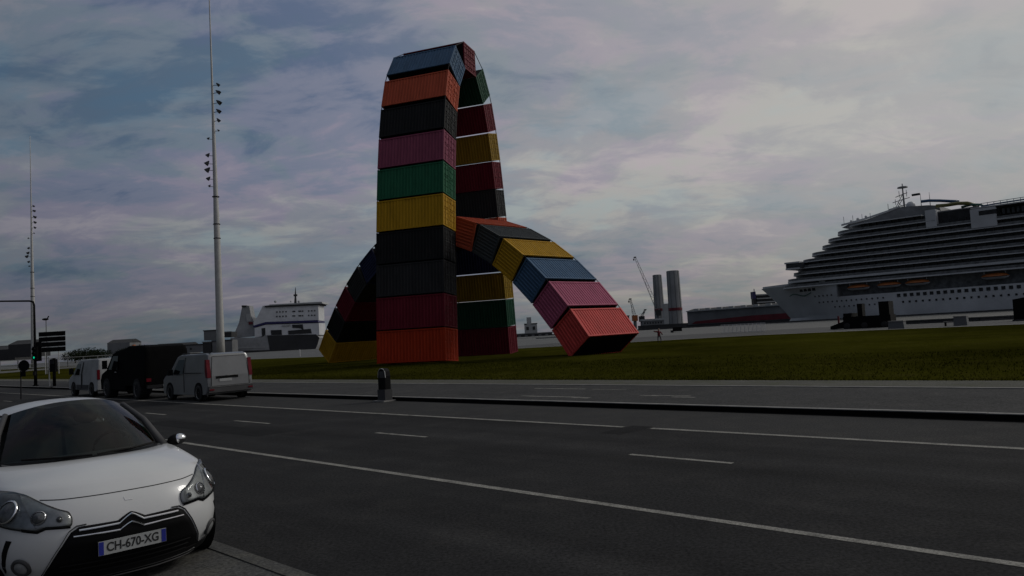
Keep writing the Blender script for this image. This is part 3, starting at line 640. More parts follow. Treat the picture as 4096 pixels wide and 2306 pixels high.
obj('tailgate_seam', MB().tube([(-.05, -.79, .60), (-.03, -.79, 1.02), (.075, -.70, 1.80), (.075, .70, 1.80), (-.03, .79, 1.02), (-.05, .79, .60), (-.05, -.79, .60)], .010, 4), 'blk', van)
obj('number_plate', MB().bx(-.055, -.045, -.05, .47, .78, .89), 'plate', tg); obj('plate_recess', MB().bx(-.05, -.032, -.32, .60, .90, 1.0), 'blk', tg)
obj('door_handle', MB().bx(-.065, -.03, -.28, .18, 1.0, 1.03), 'chrome', tg)
obj('bumper', MB().bx(-.10, .25, -.93, .93, .36, .60), 'greyplastic', van); obj('bumper_trim', MB().bx(-.115, -.06, -.90, .90, .575, .60), 'chrome', van)
for sg in (-1, 1):
    obj('tail_light', MB().prism([(-.035, .95), (-.015, 1.15), (.04, 1.45), (.07, 1.68), (.20, 1.68), (.22, 1.25), (.16, .95)], sg * .80, sg * .948, 'y'), 'red_lens', van)
    obj('reflector', MB().bx(-.12, -.08, sg * .72, sg * .9, .44, .50), 'red_lens', van)
    for x in (.85, 3.75): wheel(van, x, sg * .74, .33, .235, sg); 
    for x in (.85, 3.75): obj('wheel_arch', MB().lathe([(.40, sg * .90), (.40, sg * .953), (.02, sg * .955)], (x, 0, .37), 24, 'y'), 'blk', van)
    obj('side_window', MB().grid([[(2.35, sg * .955, 1.12), (3.4, sg * .955, 1.12)], [(2.40, sg * .84, 1.72), (3.0, sg * .84, 1.72)]]), 'glass', van)
    obj('door_seam', MB().tube([(2.25, sg * .955, .35), (2.25, sg * .958, 1.1), (2.30, sg * .84, 1.8)], .010, 4), 'blk', van)
    obj('side_rail', MB().bx(.6, 2.2, sg * .945, sg * .965, 1.14, 1.17), 'darksteel', van)
    mr = obj('door_mirror', MB().box((3.35, sg * 1.08, 1.2), (.12, .2, .26)), 'blk', van)
obj('windscreen', MB().grid([[(3.14, y, 1.85) for y in (-.72, 0, .72)], [(3.73, y, 1.25) for y in (-.84, 0, .84)]]), 'glass', van)
obj('roof_rail', MB().tube([(.2, .66, 1.95), (3.0, .66, 1.97)], .02, 5), 'darksteel', van)

# black high-roof van beyond it
bm_ = Matrix.Translation(Vector(W(35.0, 13.5, 0))) @ Matrix.Rotation(YAW, 4, 'Z')
bv = thing('black_lorry', 'black high roofed lorry between the silver van and the white van', 'lorry', mtx=bm_)
prof = [(.0, .6), (.0, 2.15), (.10, 2.38), (.4, 2.47), (2.3, 2.50), (2.6, 2.42), (2.65, .6)]
o = obj('cargo_body', loft_body(prof, 1.02, .12, .14), 'lorry', bv); smooth_by_angle(o, 40)
prof = [(2.6, .4), (2.6, 2.40), (3.1, 2.38), (4.0, 2.30), (4.6, 2.15), (5.2, 1.40), (5.9, 1.15), (6.1, .85), (6.05, .4)]
o = obj('cab', loft_body(prof, .98, .14, .12), 'lorry', bv); smooth_by_angle(o, 40)
obj('chassis', MB().bx(.1, 5.9, -.45, .45, .45, .72), 'darksteel', bv)
obj('warning_beacon', MB().lathe([(.11, 0), (.12, .05), (.10, .16), (.05, .2), (.005, .2)], (3.3, .3, 2.36), 12), 'orange', bv, smooth=True)
obj('bumper', MB().bx(-.12, .05, -.95, .95, .5, .64), 'darksteel', bv)
obj('windscreen', MB().grid([[(4.62, y, 2.13) for y in (-.7, 0, .7)], [(5.22, y, 1.45) for y in (-.85, 0, .85)]]), 'glass', bv)
obj('number_plate', MB().bx(-.14, -.125, -.26, .26, .55, .63), 'steel', bv)
for sg in (-1, 1):
    obj('tail_light', MB().bx(-.05, .02, sg * .75, sg * .95, .8, .95), 'red_lens', bv)
    obj('side_window', MB().grid([[(3.6, sg * .992, 1.4), (4.8, sg * .992, 1.4)], [(3.7, sg * .90, 2.05), (4.4, sg * .90, 2.05)]]), 'glass', bv)
    obj('door_handle', MB().bx(3.7, 3.9, sg * .985, sg * 1.01, 1.25, 1.29), 'steel', bv)
    for x in (1.0, 5.1): wheel(bv, x, sg * .76, .42, .28, sg)
    for x in (1.0, 5.1): obj('mudguard', MB().lathe([(.49, sg * .6), (.49, sg * 1.02), (.02, sg * 1.024)], (x, 0, .47), 20, 'y'), 'darksteel', bv)
    obj('door_mirror', MB().box((4.7, sg * 1.2, 1.65), (.14, .2, .42)), 'blk', bv)

# white van at the head of the queue
wm = Matrix.Translation(Vector(W(41.7, 13.55, 0))) @ Matrix.Rotation(YAW, 4, 'Z')
wv = thing('white_van', 'white van with a dark pillar on its flank, first in the queue', 'van', mtx=wm)
prof = [(.0, .36), (.0, 1.6), (.15, 1.92), (.4, 1.98), (3.1, 1.96), (3.5, 1.86), (4.1, 1.2), (4.6, 1.02), (4.8, .8), (4.8, .36), (.2, .28)]
o = obj('body', loft_body(prof, 1.0, .16, .12), 'white_van', wv); smooth_by_angle(o, 40)
for sg in (-1, 1):
    obj('side_window', MB().grid([[(2.9, sg * 1.004, 1.15), (3.9, sg * 1.004, 1.15)], [(3.0, sg * .89, 1.75), (3.5, sg * .89, 1.75)]]), 'glass', wv)
    obj('door_seam', MB().bx(2.45, 2.58, sg * 1.0, sg * 1.012, .4, 1.2), 'blk', wv); obj('pillar', MB().grid([[(2.45, sg * 1.008, 1.2), (2.58, sg * 1.008, 1.2)], [(2.46, sg * .88, 1.82), (2.58, sg * .88, 1.82)]]), 'blk', wv)
    for x in (.9, 3.95): wheel(wv, x, sg * .79, .33, .235, sg)
    for x in (.9, 3.95): obj('wheel_arch', MB().lathe([(.41, sg * .9), (.41, sg * 1.004), (.02, sg * 1.008)], (x, 0, .37), 20, 'y'), 'blk', wv)
    obj('tail_light', MB().bx(-.02, .1, sg * .86, sg * .98, .9, 1.4), 'red_lens', wv)
    obj('sill_trim', MB().bx(1.4, 3.4, sg * .99, sg * 1.012, .36, .62), 'greyplastic', wv)
    obj('door_mirror', MB().box((3.75, sg * 1.14, 1.35), (.14, .2, .34)), 'blk', wv)
obj('windscreen', MB().grid([[(3.52, y, 1.84) for y in (-.72, 0, .72)], [(4.08, y, 1.25) for y in (-.86, 0, .86)]]), 'glass', wv)
obj('bumper', MB().bx(4.7, 4.9, -.95, .95, .38, .68), 'greyplastic', wv)

# ------------------------------------------------------------------ street furniture
g0 = ground(143, 1551)
tl = thing('traffic_light', 'dark traffic light mast with a long arm and a lit green lamp', 'traffic light', g0)
topz = 7.75 * g0[1] / 63.4 * .97
obj('pole', MB().tube([(0, 0, 0), (0, 0, 1.2), (-.02, 0, topz - .35), (-.10, 0, topz - .08), (-.4, 0, topz)], [.13, .11, .075, .075, .07], 10), 'blk', tl, smooth=True)
obj('arm', MB().tube([(-.38, 0, topz), (-5.8, -.3, topz + .25)], [.07, .05], 8), 'blk', tl, smooth=True)
obj('base', MB().lathe([(.02, .22), (.2, .2), (.22, 0)], n=12), 'blk', tl)
hz = 2.95 * g0[1] / 63.4
hd = obj('signal_head', MB().box((.12, -.12, hz), (.34, .3, 1.05)), 'blk', tl)
obj('backing_board', MB().box((.16, .05, hz + .12), (.62, .03, 1.5)), 'blk', tl)
for k_ in range(3):
    z = hz + .33 - k_ * .33
    obj('visor', MB().lathe([(.115, -.45), (.12, -.27)], (.12, 0, z), 14, 'y'), 'blk', hd)
    obj('lamp', MB().lathe([(.10, -.275), (.06, -.30), (.003, -.305)], (.12, 0, z), 14, 'y'), 'lamp' if k_ == 2 else 'glass', hd)
obj('push_button', MB().box((0, -.14, 1.1), (.16, .12, .3)), 'darksteel', tl)
g1 = ground(84, 1598)
sg_ = thing('traffic_sign', 'small round traffic sign on a thin post seen from behind', 'traffic sign', g1)
obj('post', MB().tube([(0, 0, 0), (.02, 0, 2.0)], .03, 8), 'darksteel', sg_)
obj('sign_plate', MB().lathe([(.002, -.02), (.30, -.02), (.31, 0), (.30, .02), (.002, .02)], (.22, -.05, 1.82), 20, 'y'), 'blk', sg_)
obj('lower_plate', MB().box((.16, -.05, 1.38), (.3, .02, .3)), 'blk', sg_)
g2 = ground(218, 1551)
ps = thing('pedestrian_signal', 'short black pedestrian signal post with a thick housing beside the traffic light', 'pedestrian signal', g2)
obj('post', MB().tube([(0, 0, 0), (0, 0, 2.2)], .11, 10), 'blk', ps, smooth=True)
obj('signal_head', MB().box((-.02, -.02, 1.65), (.42, .3, .95)), 'blk', ps); obj('visor', MB().box((-.02, -.2, 1.9), (.3, .1, .28)), 'darksteel', ps)
obj('side_pole', MB().tube([(-.42, .1, 0), (-.46, .1, 2.3)], .045, 8), 'steel', ps)
# direction sign with four boards
g3 = ground(215, 1500); sc_ = g3[1] / 70.
ds = thing('direction_sign', 'direction sign of four dark boards on two thin posts', 'road sign', g3)
a0 = depth(156, 1329, g3[1]) - g3; a1 = depth(264, 1406, g3[1]) - g3; w_ = a1[0] - a0[0]; x0 = a0[0]; ztop = a0[2]; zbot = a1[2]; bh = (ztop - zbot) / 4
for k_ in range(4): obj('board', MB().box((x0 + w_ / 2, -.08, ztop - bh * (k_ + .5)), (w_, .05, bh * .86)), 'blk', ds)
for k_ in range(3): obj('board_edge', MB().box((x0 + w_ / 2, -.085, ztop - bh * (k_ + 1)), (w_ * .98, .03, bh * .09)), 'rail', ds)
for x in (.22, .72): obj('post', MB().tube([(x0 + w_ * x, 0, 0), (x0 + w_ * x, 0, ztop)], .06, 8), 'steel', ds)
# street lamp beyond
g4 = ground(190, 1500)
lp = thing('street_lamp', 'slim street lamp with a small twin head above the direction sign', 'street lamp', g4)
hp = depth(184, 1278, g4[1]) - g4
obj('pole', MB().tube([(hp[0], 0, 0), (hp[0], 0, hp[2])], [.09, .05], 8), 'fargrey', lp)
obj('lamp_head', MB().ball((hp[0] - .1, 0, hp[2]), .35, 8, (1.3, 1, .5)), 'blk', lp, smooth=True)
obj('camera_arm', MB().tube([(hp[0] + .2, 0, hp[2] + .1), (hp[0] + .42, 0, hp[2] + .45)], .08, 6), 'blk', lp)
# black litter bin / traffic bollard on the kerb
g5 = ground(1541, 1606)
bn = thing('traffic_bollard', 'black rounded traffic bollard on a grey block at the kerb', 'bollard', g5, YAW)
obj('base', MB().box((0, 0, .22), (.42, .30, .36)), 'bars', bn); obj('base_plate', MB().box((0.02, 0.02, .02), (.62, .5, .04)), 'kerb', bn)
bo = [(-.20, .40), (-.20, .85), (-.17, 1.0), (-.10, 1.08), (0, 1.10), (.10, 1.08), (.17, 1.0), (.20, .85), (.20, .40)]
o = obj('body', MB().prism(bo, -.11, .11, 'y'), 'blk', bn)
obj('reflective_rim', MB().tube([(-.2, .10, .8), (-.17, .10, 1.0), (-.1, .10, 1.08), (0, .10, 1.10), (.1, .10, 1.08), (.17, .10, 1.0), (.2, .10, .8)], .016, 5), 'steel', bn)
obj('face_panel', MB().box((-.02, .115, .9), (.24, .012, .22)), 'greyplastic', bn)

# ------------------------------------------------------------------ floodlight masts
def flood_mast(px, pybase, Y, label, ztop, lean=0.):
    b = depth(px, 1153, Y); b[2] = 0
    t = thing('floodlight_mast', label, 'floodlight mast', b, 0, 'tall white floodlight masts')
    segs = 14; r0, r1 = .37, .09
    obj('pole', MB().tube([(0, 0, ztop * k / segs) for k in range(segs + 1)], [float(np.interp(ztop * k / segs, [0, 24, 25, 31, 38, 50, 58.5], [.58, .38, .32, .27, .17, .09, .05])) for k in range(segs + 1)], 14), 'steel', t, smooth=True)
    for z in (ztop * .31, ztop * .345, ztop * .413): obj('collar', MB().lathe([(.38, z - .06), (.50, z - .05), (.50, z + .05), (.38, z + .06)], n=14), 'darksteel', t)
    spots = [(1, 40.3), (1, 39.1), (1, 37.6), (1, 36.3), (1, 35.0), (1, 33.6), (-1, 32.4), (-1, 30.0), (-1, 28.8), (-1, 27.9), (-1, 26.6), (-1, 25.5)]
    sz = [1.05 * q for q in [.75, .95, 1.05, .95, .8, .45, .5, .8, .95, 1.05, .8, .5]]
    for (sg, z), q in zip(spots, sz):
        z = z * ztop / 58.; f = obj('floodlight', MB().lathe([(.05, -.42 * q), (.12 * q, -.32 * q), (.34 * q, .16 * q), (.36 * q, .30 * q), (.30 * q, .30 * q), (.01, .05 * q)], n=4, axis='x'), 'bars', t)
        ex = .42 + .5 * q; f.location = (sg * ex, random.uniform(-.4, .1), z); f.rotation_euler = (math.pi / 4, (.75 if sg > 0 else math.pi - .75) + random.uniform(-.2, .2), 0)
        obj('bracket', MB().tube([(0, 0, z - .12), (sg * ex * .9, f.location.y, z - .1)], .04, 5), 'darksteel', t)
    return t
flood_mast(875, 1420, 104., 'tallest white floodlight mast rising behind the silver van', 58.5)
flood_mast(130, 1470, 180., 'thin distant floodlight mast behind the traffic light', 58.5)

# ------------------------------------------------------------------ person on the lawn edge
gp = ground(2638, 1374, .12)
def person(g):
    t = thing('person', 'person in a dark red jacket standing on the far lawn edge with one arm out', 'person', g, math.radians(10))
    S_ = 1.55 / 1.72
    V = [(0, 0, .92), (0, 0, 1.12), (0, 0, 1.36), (0, 0, 1.47), (0, 0, 1.60), (-.18, 0, 1.38), (-.44, -.05, 1.40), (-.70, -.10, 1.46), (.18, 0, 1.38), (.36, .02, 1.18), (.40, -.06, .95),
         (-.10, 0, .88), (-.20, -.08, .48), (-.14, .05, .08), (-.16, -.10, .03), (.10, 0, .88), (.20, -.04, .48), (.16, .04, .08), (.18, -.12, .03), (0, 0, 1.70)]
    E_ = [(0, 1), (1, 2), (2, 3), (3, 4), (4, 19), (2, 5), (5, 6), (6, 7), (2, 8), (8, 9), (9, 10), (0, 11), (11, 12), (12, 13), (13, 14), (0, 15), (15, 16), (16, 17), (17, 18)]
    Rr = [.15, .14, .16, .06, .10, .075, .05, .035, .075, .05, .035, .10, .065, .045, .04, .10, .065, .045, .04, .07]
    me = bpy.data.meshes.new('person_body'); me.from_pydata([tuple(c * S_ for c in v) for v in V], E_, []); me.update()
    o = bpy.data.objects.new('body', me); COL.objects.link(o); o.parent = t; me.materials.append(MT['trousers'])
    sk = o.modifiers.new('skin', 'SKIN')
    for i, r in enumerate(Rr): me.skin_vertices[0].data[i].radius = (r * S_, r * S_ * .8)
    me.skin_vertices[0].data[0].use_root = True
    o.modifiers.new('sub', 'SUBSURF').levels = 1; o.modifiers['sub'].render_levels = 2
    j = MB(); prof = [(.165, .90), (.17, 1.0), (.165, 1.15), (.185, 1.32), (.14, 1.43), (.06, 1.48)]
    j.lathe([(r * S_, z * S_) for r, z in prof], n=14); j.tube([tuple(c * S_ for c in q) for q in ((-.10, 0, 1.38), (-.44, -.05, 1.40), (-.60, -.08, 1.44))], [.09, .068, .055], 8); j.tube([tuple(c * S_ for c in q) for q in ((.10, 0, 1.38), (.36, .02, 1.18), (.395, -.05, 1.0))], [.09, .068, .055], 8)
    obj('jacket', j, 'jacket', t, smooth=True)
    obj('head', MB().ball((0, -.01, 1.63 * S_), .098, 10, (.85, 1, 1.15)), 'skin', t, smooth=True)
    obj('hair', MB().ball((0, .018, 1.665 * S_), .104, 10, (.9, 1, 1.0)), 'ink', t, smooth=True)
person(gp)
# ------------------------------------------------------------------ cruise ship. local x = towards the bow, y = towards the camera, z up
sm_ = Matrix.Translation(Vector(W(0, 340, 0))) @ Matrix.Rotation(YAW, 4, 'Z')
ship = thing('cruise_ship', 'huge white cruise ship with many balcony decks moored beyond the quay', 'cruise ship', mtx=sm_)
BEAM, CY = 18.5, -18.5
def tip(z): return 150 + 14 * (max(0, z) / 17) ** 1.25 + (1.5 * math.cos(z) if z < 2 else 0)
def s1(z): return 98 + 16 * (z / 17)
def hb(s, z):
    a, b = s1(z), tip(z)
    if s <= a: return BEAM
    if s >= b: return 0.05
    return BEAM * (1 - ((s - a) / (b - a)) ** 1.9) + .05
def hull_part(xs, zs, ztop=None):
    mb = MB()
    for sg in (1, -1):
        P = []
        for z in zs:
            P.append([(min(x, tip(z)), CY + sg * hb(min(x, tip(z)), z), z) for x in xs])
        mb.grid(P)
    return mb
xsF = list(np.linspace(121, 140, 12)) + list(np.linspace(141, 166, 34)); xsA = list(np.linspace(-25, 95, 10)) + list(np.linspace(98, 121, 10))
o = obj('hull', hull_part(xsF, list(np.linspace(-4, 17.6, 16))), 'ship', ship); smooth_by_angle(o, 30)
o = obj('hull', hull_part(xsA, list(np.linspace(-4, 10.4, 8))), 'ship', ship); smooth_by_angle(o, 30)
mb = MB(); mb.grid([[(x, CY + sg * hb(x, 17.6), 17.6) for sg in (-1, 1)] for x in np.linspace(121, 163.8, 30)]); mb.grid([[(x, CY + sg * hb(x, 10.4), 10.4) for sg in (-1, 1)] for x in np.linspace(-25, 121, 12)])
mb.bx(120.6, 121, CY - 18.3, CY + 17.9, 10.4, 17.6); mb.bx(-25.4, -25, CY - 18, CY + 18, -4, 40)
obj('deck_floor', mb, 'shipgrey', ship)
bw_ = MB(); bw_.grid([[(x, CY + hb(x, 17.6) - .1, z) for x in np.linspace(126, 163.5, 40)] for z in (17.5, 18.5)]); bw_.grid([[(x, CY - hb(x, 17.6) + .1, z) for x in np.linspace(126, 163.5, 40)] for z in (17.5, 18.5)])
obj('bulwark', bw_, 'ship', ship)
obj('recess_wall', MB().bx(-25, 120.6, -33, -4.5, 10.4, 16.4), 'shiprail', ship)
DZ = [16.5, 19.35, 22.2, 25.05, 27.85, 30.65, 33.45, 36.2, 39.05, 42.0]
DS = [150, 147.5, 144.5, 143.5, 139.5, 135., 130., 127., 122.5, 117.]
def deck_plan(sf, inset=0., back=-25., half=18.6, rl=14.):
    pts = []
    for k in np.linspace(-1, 1, 23):
        a = k * math.pi / 2; pts.append((sf - rl - inset + rl * math.cos(a) ** .8, CY + (half - inset) * math.copysign(abs(math.sin(a)) ** .75, a)))
    return [(back + inset, CY - half + inset)] + pts + [(back + inset, CY + half - inset)]
for i, (z, sf) in enumerate(zip(DZ, DS)):
    thick = .95 if i == 1 else (.55 if i == 0 else .38)
    bk = -25 if i < 8 else (84 if i == 9 else 79)
    obj('deck_slab', MB().prism(deck_plan(sf, 0, bk), z - thick, z, 'z'), 'ship', ship)
    if i < len(DZ) - 1:
        z2 = DZ[i + 1]; sf2 = min(sf, DS[i + 1] + 1.2); bk2 = -24 if i < 7 else 80
        obj('cabin_wall', MB().prism(deck_plan(sf2, 1.9, bk2), z, z2 - .38, 'z'), 'shipglass', ship)
        rail_ = MB(); pl = deck_plan(sf, .15, bk + .2); P = [[(x, y, z) for x, y in pl], [(x, y, z + 1.05) for x, y in pl]]; rail_.grid(P)
        obj('balcony_rail', rail_, 'shiprail', ship)
        if i >= 1:
            dv = MB()
            for x in np.arange(max(bk + 2, 20), sf - 14, 3.0): dv.bx(x, x + .14, -1.9, -.25, z, z2 - .4)
            obj('balcony_divider', dv, 'shipdark', ship, kind='stuff')
obj('bridge_wing', MB().prism([(136, 2.0), (142.3, 2.6), (143.2, 1.5), (142.5, -16), (142.5, -22), (143.2, -38.5), (142.3, -39.6), (136, -39)], 27.45, 28.1, 'z'), 'ship', ship)
obj('bridge_window', MB().prism([(135, 1.7), (141.8, 2.2), (142.7, 1.2), (142, -16), (142, -22), (142.7, -38.2), (141.8, -39.2), (135, -38.7)], 25.3, 27.45, 'z'), 'shipglass', ship)
obj('bridge_base', MB().prism([(136, 1.9), (142.0, 2.4), (142.9, 1.3), (142, -16), (142, -22), (142.9, -38.3), (142, -39.4), (136, -38.9)], 24.6, 25.3, 'z'), 'ship', ship)
# upper works
obj('funnel_casing', MB().prism([(119, 42), (116, 43.2), (108, 44.2), (99, 46.2), (94, 47.6), (83, 46.6), (79, 45.8), (78, 42), (78, 39)], -8, -30, 'y'), 'shipgrey', ship)
obj('upper_trim', MB().prism([(119, 43.6), (109, 44.9), (99, 46.9), (94, 48.1), (94, 47.5), (99, 46.1), (109, 44.1), (119, 42.8)], -7.6, -7.9, 'y'), 'ship', ship)
obj('side_house', MB().bx(78.5, 82.5, -9, .1, 36.3, 43.5), 'ship', ship)
obj('pool_screen', MB().bx(64, 78.5, -20, -3, 36.2, 42.2), 'shipdark', ship)
obj('screen_rail', MB().bx(63.5, 80.5, -3.2, -2.8, 42.2, 42.7), 'shipgrey', ship)
pb = obj('white_panel', MB().bx(57.5, 66.3, -6, .3, 33.6, 41.2), 'ship', ship)
obj('panel_opening', MB().bx(57.3, 63.3, -1, .36, 38.4, 40.2), 'shipdark', pb)
obj('upper_block', MB().bx(10, 57.4, -30, -1.5, 36.3, 41.6), 'shipdark', ship); obj('deck_slab', MB().bx(10, 57.6, -32, .1, 36.0, 36.4), 'ship', ship); obj('deck_slab', MB().bx(10, 66, -32, .2, 41.4, 41.8), 'ship', ship)
wf = obj('window_frame', MB().bx(30, 56.5, -1.5, -1.3, 37.2, 40.9), 'blk', ship)
for x in np.arange(42, 56, 1.6): obj('window', MB().bx(x, x + .9, -1.3, -1.2, 38, 40.2), 'shipglass', wf)
def curve(pts, r, m, nm): 
    o = obj(nm, MB().tube(pts, r, 10), m, ship, smooth=True); return o
curve([(85, -6, 48.3), (82, -6, 48.2), (78, -6, 47.5), (74, -6, 46.6), (71, -6, 46)], .62, 'blue', 'water_slide')
curve([(79, -4, 45.2), (75, -3.5, 44.9), (71, -3, 44.9), (67.5, -3, 44.4), (65.5, -4, 43.6), (65.5, -7, 43.0)], .75, 'yellow', 'water_slide')
curve([(70, -5, 43.4), (66, -3, 43.6), (62.8, -2.6, 43.0), (62, -4, 42.2)], .5, 'green', 'water_slide')
curve([(62.5, -2, 42.3), (58, -1.5, 42.4), (52, -1.5, 42.5), (44, -1.5, 42.6)], .30, 'blue', 'sports_rail')
for x in np.arange(45, 63, 2.2): obj('rail_post', MB().tube([(x, -1.5, 41.6), (x, -1.5, 43.4)], .1, 5), 'blue', ship)
curve([(62.5, -1.5, 43.3), (44, -1.5, 43.5)], .12, 'blue', 'sports_rail')
# radar mast
mast = obj('radar_mast', MB().tube([(94.5, -17, 47), (94.6, -17, 53), (94.6, -17, 59)], [.45, .35, .2], 8), 'shipgrey', ship)
for z, w_ in ((49.3, 6.5), (52.0, 4.6), (54.3, 3.2)): obj('yard', MB().tube([(94.6 + w_, -17, z - .9), (94.6, -17, z), (94.6 - w_ * .55, -17, z + .35)], .17, 5), 'shipgrey', mast)
for a, b in (((101, 46), (97.5, 49.6)), ((99, 46.5), (95, 52)), ((97.5, 49.6), (95, 54)), ((100, 46.3), (98, 46.8)), ((96.5, 47), (99, 49.2)), ((94.8, 48), (97, 51))): obj('strut', MB().tube([(a[0], -17, a[1]), (b[0], -17, b[1])], .16, 5), 'shipgrey', mast)
obj('radar', MB().lathe([(.1, 57), (2.2, 57.1), (2.0, 57.6), (.3, 57.9)], (94.6, -17, 0), 12), 'shipgrey', mast)
obj('radar', MB().box((89.5, -17, 53.2), (3.2, .8, .9)), 'shipdark', mast)
for x, z0, z1 in ((101.2, 48.5, 51), (98, 50, 52.5), (96.2, 53, 56), (93.2, 53, 56)): obj('aerial', MB().tube([(x, -17, z0), (x, -17, z1)], .12, 5), 'shipgrey', mast)
for x in (87.5, 84.0): obj('aerial', MB().tube([(x, -16, 46.5), (x, -16, 53.2)], [.2, .06], 6), 'shipgrey', ship)
obj('radome', MB().ball((91.2, -14, 48.2), 1.9, 10), 'ship', ship, smooth=True)
for x, z, r in ((112, 45, .7), (115, 44.6, .5), (108.5, 45.6, .6)): obj('radome', MB().ball((x, -9, z), r, 8), 'ship', ship, smooth=True)
for x in (118, 114, 110, 106.5): obj('aerial', MB().tube([(x, -8.5, 43), (x, -8.5, 47)], .1, 5), 'shipgrey', ship)
# windows and portholes set in the hull
def port(x, z, w_, h_): 
    y = CY + hb(x, z); dy = hb(x + 1, z) - hb(x - 1, z); m4 = Matrix.Rotation(math.atan2(dy, 2), 3, 'Z')
    me = PM.setdefault((w_, h_), MB().box((0, 0, 0), (w_, .3, h_)).mesh('porthole')); o = obj('porthole', me, 'shipdark', ship); o.matrix_local = Matrix.Translation((x, y - .02, z)) @ m4.to_4x4()
PM = {}
for x in np.arange(45, 97.6, 2.52): port(x, 9.0, 1.35, 1.35)
for x in np.arange(46, 96, 2.52): port(x, 6.1, .75, .8)
for x in np.arange(124, 133.5, 2.1): port(x, 11.4, .6, .7)
for x in np.arange(101.6, 131, 2.25): port(x, 8.45, .6, .65)
for x in np.arange(98.5, 124.5, 2.25): port(x, 5.9, .6, .6)
for x in (132.3, 134.6, 136.9, 139.2): port(x, 14.9, 1.6, 1.7)
sq = MB(); P = [[], []]
for t in np.linspace(0, 1, 14):
    x = 147 - 13 * t; z = 12.5 + .7 * math.sin(t * 7) + .4 * t; P[0].append((x, CY + hb(x, z) + .12, z - .28)); P[1].append((x, CY + hb(x, z) + .12, z + .28))
sq.grid(P); obj('bow_squiggle', sq, 'green', ship)
LB = MB(); hullp = [(-4.9, 1.2), (-4.2, .45), (-3, .1), (3, .1), (4.2, .45), (4.9, 1.2)]
P = []
for k in (-1, -.8, -.4, 0, .4, .8, 1):
    w_ = 1.7 * (1 - .0 * k); P.append([(x * (1 - .05 * abs(k)), k * 1.75 * (1 - (abs(x) / 5.2) ** 4), z + .75 * abs(k) ** 2 * (1.2 - z)) for x, z in hullp])
LB.grid(P); lbh = LB.mesh('lifeboat_hull')
LC = MB(); P = []
for k in (-1, -.85, -.5, 0, .5, .85, 1): P.append([(x, k * 1.75 * (1 - (abs(x) / 5.2) ** 4), 1.2 + 1.35 * (1 - abs(k) ** 2.4) * (1 - (abs(x) / 5.0) ** 4) + .02) for x in np.linspace(-4.85, 4.85, 13)])
LC.grid(P); lbc = LC.mesh('lifeboat_canopy')
for i, (x, lab) in enumerate(((112, 'orange topped lifeboat hanging nearest the bow of the cruise ship'), (99.4, 'orange topped lifeboat hanging second from the bow of the cruise ship'), (88.2, 'orange topped lifeboat hanging third from the bow of the cruise ship'), (60.3, 'orange topped lifeboat hanging apart, farthest from the bow of the cruise ship'), (35, 'orange topped lifeboat hanging fifth from the bow of the cruise ship'))):
    if i == 4: continue
    q = sm_ @ Matrix.Translation((x, -1.9, 12.6)); t = thing('lifeboat', lab, 'lifeboat', group='lifeboats of the cruise ship', mtx=q)
    obj('hull', lbh, 'ship', t); obj('canopy', lbc, 'orange', t, smooth=True)
    obj('davit', MB().tube([(-3.6, -2.4, 4.0), (-3.6, .2, 3.6), (-3.6, .2, 2.3)], .16, 5), 'ship', t); obj('davit', MB().tube([(3.6, -2.4, 4.0), (3.6, .2, 3.6), (3.6, .2, 2.3)], .16, 5), 'ship', t)
# quay wall face and fenders along the ship
obj('quay_wall', MB().add([W(-60, 336.5, .6), W(300, 336.5, .6), W(300, 337.4, .6), W(-60, 337.4, .6), W(-60, 336.5, 0), W(300, 336.5, 0), W(300, 337.4, -4), W(-60, 337.4, -4)], [(0, 1, 2, 3), (0, 4, 5, 1), (3, 2, 6, 7)]), 'darkquay', kind='structure')

# ------------------------------------------------------------------ things on the quay
gq = ground(3504, 1311, 0.)
gw = thing('gangway_machine', 'black boarding gangway machine with two uprights on the quay before the cruise ship', 'gangway', gq, YAW)
def kx(px):   # where the sight line through a column meets the machine's own axis
    d = ray(px, 1290); t_ = (gq @ EN) / (d @ EN); return float((d * t_ - gq) @ ER)
K = lambda px: kx(px)
obj('base', MB().bx(K(3385), K(3575), -1.2, 1.2, 0, 1.7), 'blk', gw); obj('upright', MB().bx(K(3529), K(3570), -1, 1, 1.7, 3.55), 'blk', gw); obj('upright', MB().bx(K(3439), K(3459), -.6, .6, 1.7, 3.45), 'blk', gw)
obj('cab', MB().bx(K(3388), K(3420), -1.3, 1.3, 1.7, 2.2), 'blk', gw); obj('ramp', MB().prism([(K(3385), .1), (K(3330), .0), (K(3330), .45), (K(3385), 1.1)], -1, 1, 'y'), 'blk', gw)
obj('flag', MB().bx(K(3358), K(3352), -.1, .1, .4, 1.9), 'redfar', gw)
for w_ in (K(3400), K(3470), K(3550)): obj('wheel', MB().lathe([(.02, 1.2), (.4, 1.2), (.42, 1.45), (.02, 1.5)], (w_, 0, .42), 14, 'y'), 'rubber', gw)
ge = ground(4087, 1284, 0.)
kb = thing('information_pillar', 'black pillar with a sloping cap on the quay at the picture edge', 'pillar', ge, YAW)
obj('column', MB().prism([(-.9, 0), (.75, 0), (.70, 2.7), (-.9, 2.95)], -.35, .35, 'y'), 'blk', kb); obj('plinth', MB().bx(-1.0, .9, -.45, .45, 0, .18), 'darkquay', kb)
for i, (px, py, w_, h_, lab) in enumerate(((3590, 1316, .9, .85, 'pale concrete block at the foot of the black gangway machine'), (3846, 1303, .7, 1.0, 'pale concrete block standing alone on the lawn edge by the hull'))):
    g = ground(px, py); t = thing('concrete_block', lab, 'concrete block', g, YAW, 'concrete blocks on the quay'); obj('block', MB().prism([(-w_, 0), (w_, 0), (w_ * .9, h_), (-w_ * .9, h_)], -.5, .5, 'y'), 'fargrey', t); obj('cap', MB().bx(-w_ * .95, w_ * .95, -.55, .55, h_, h_ + .12), 'kerb', t)
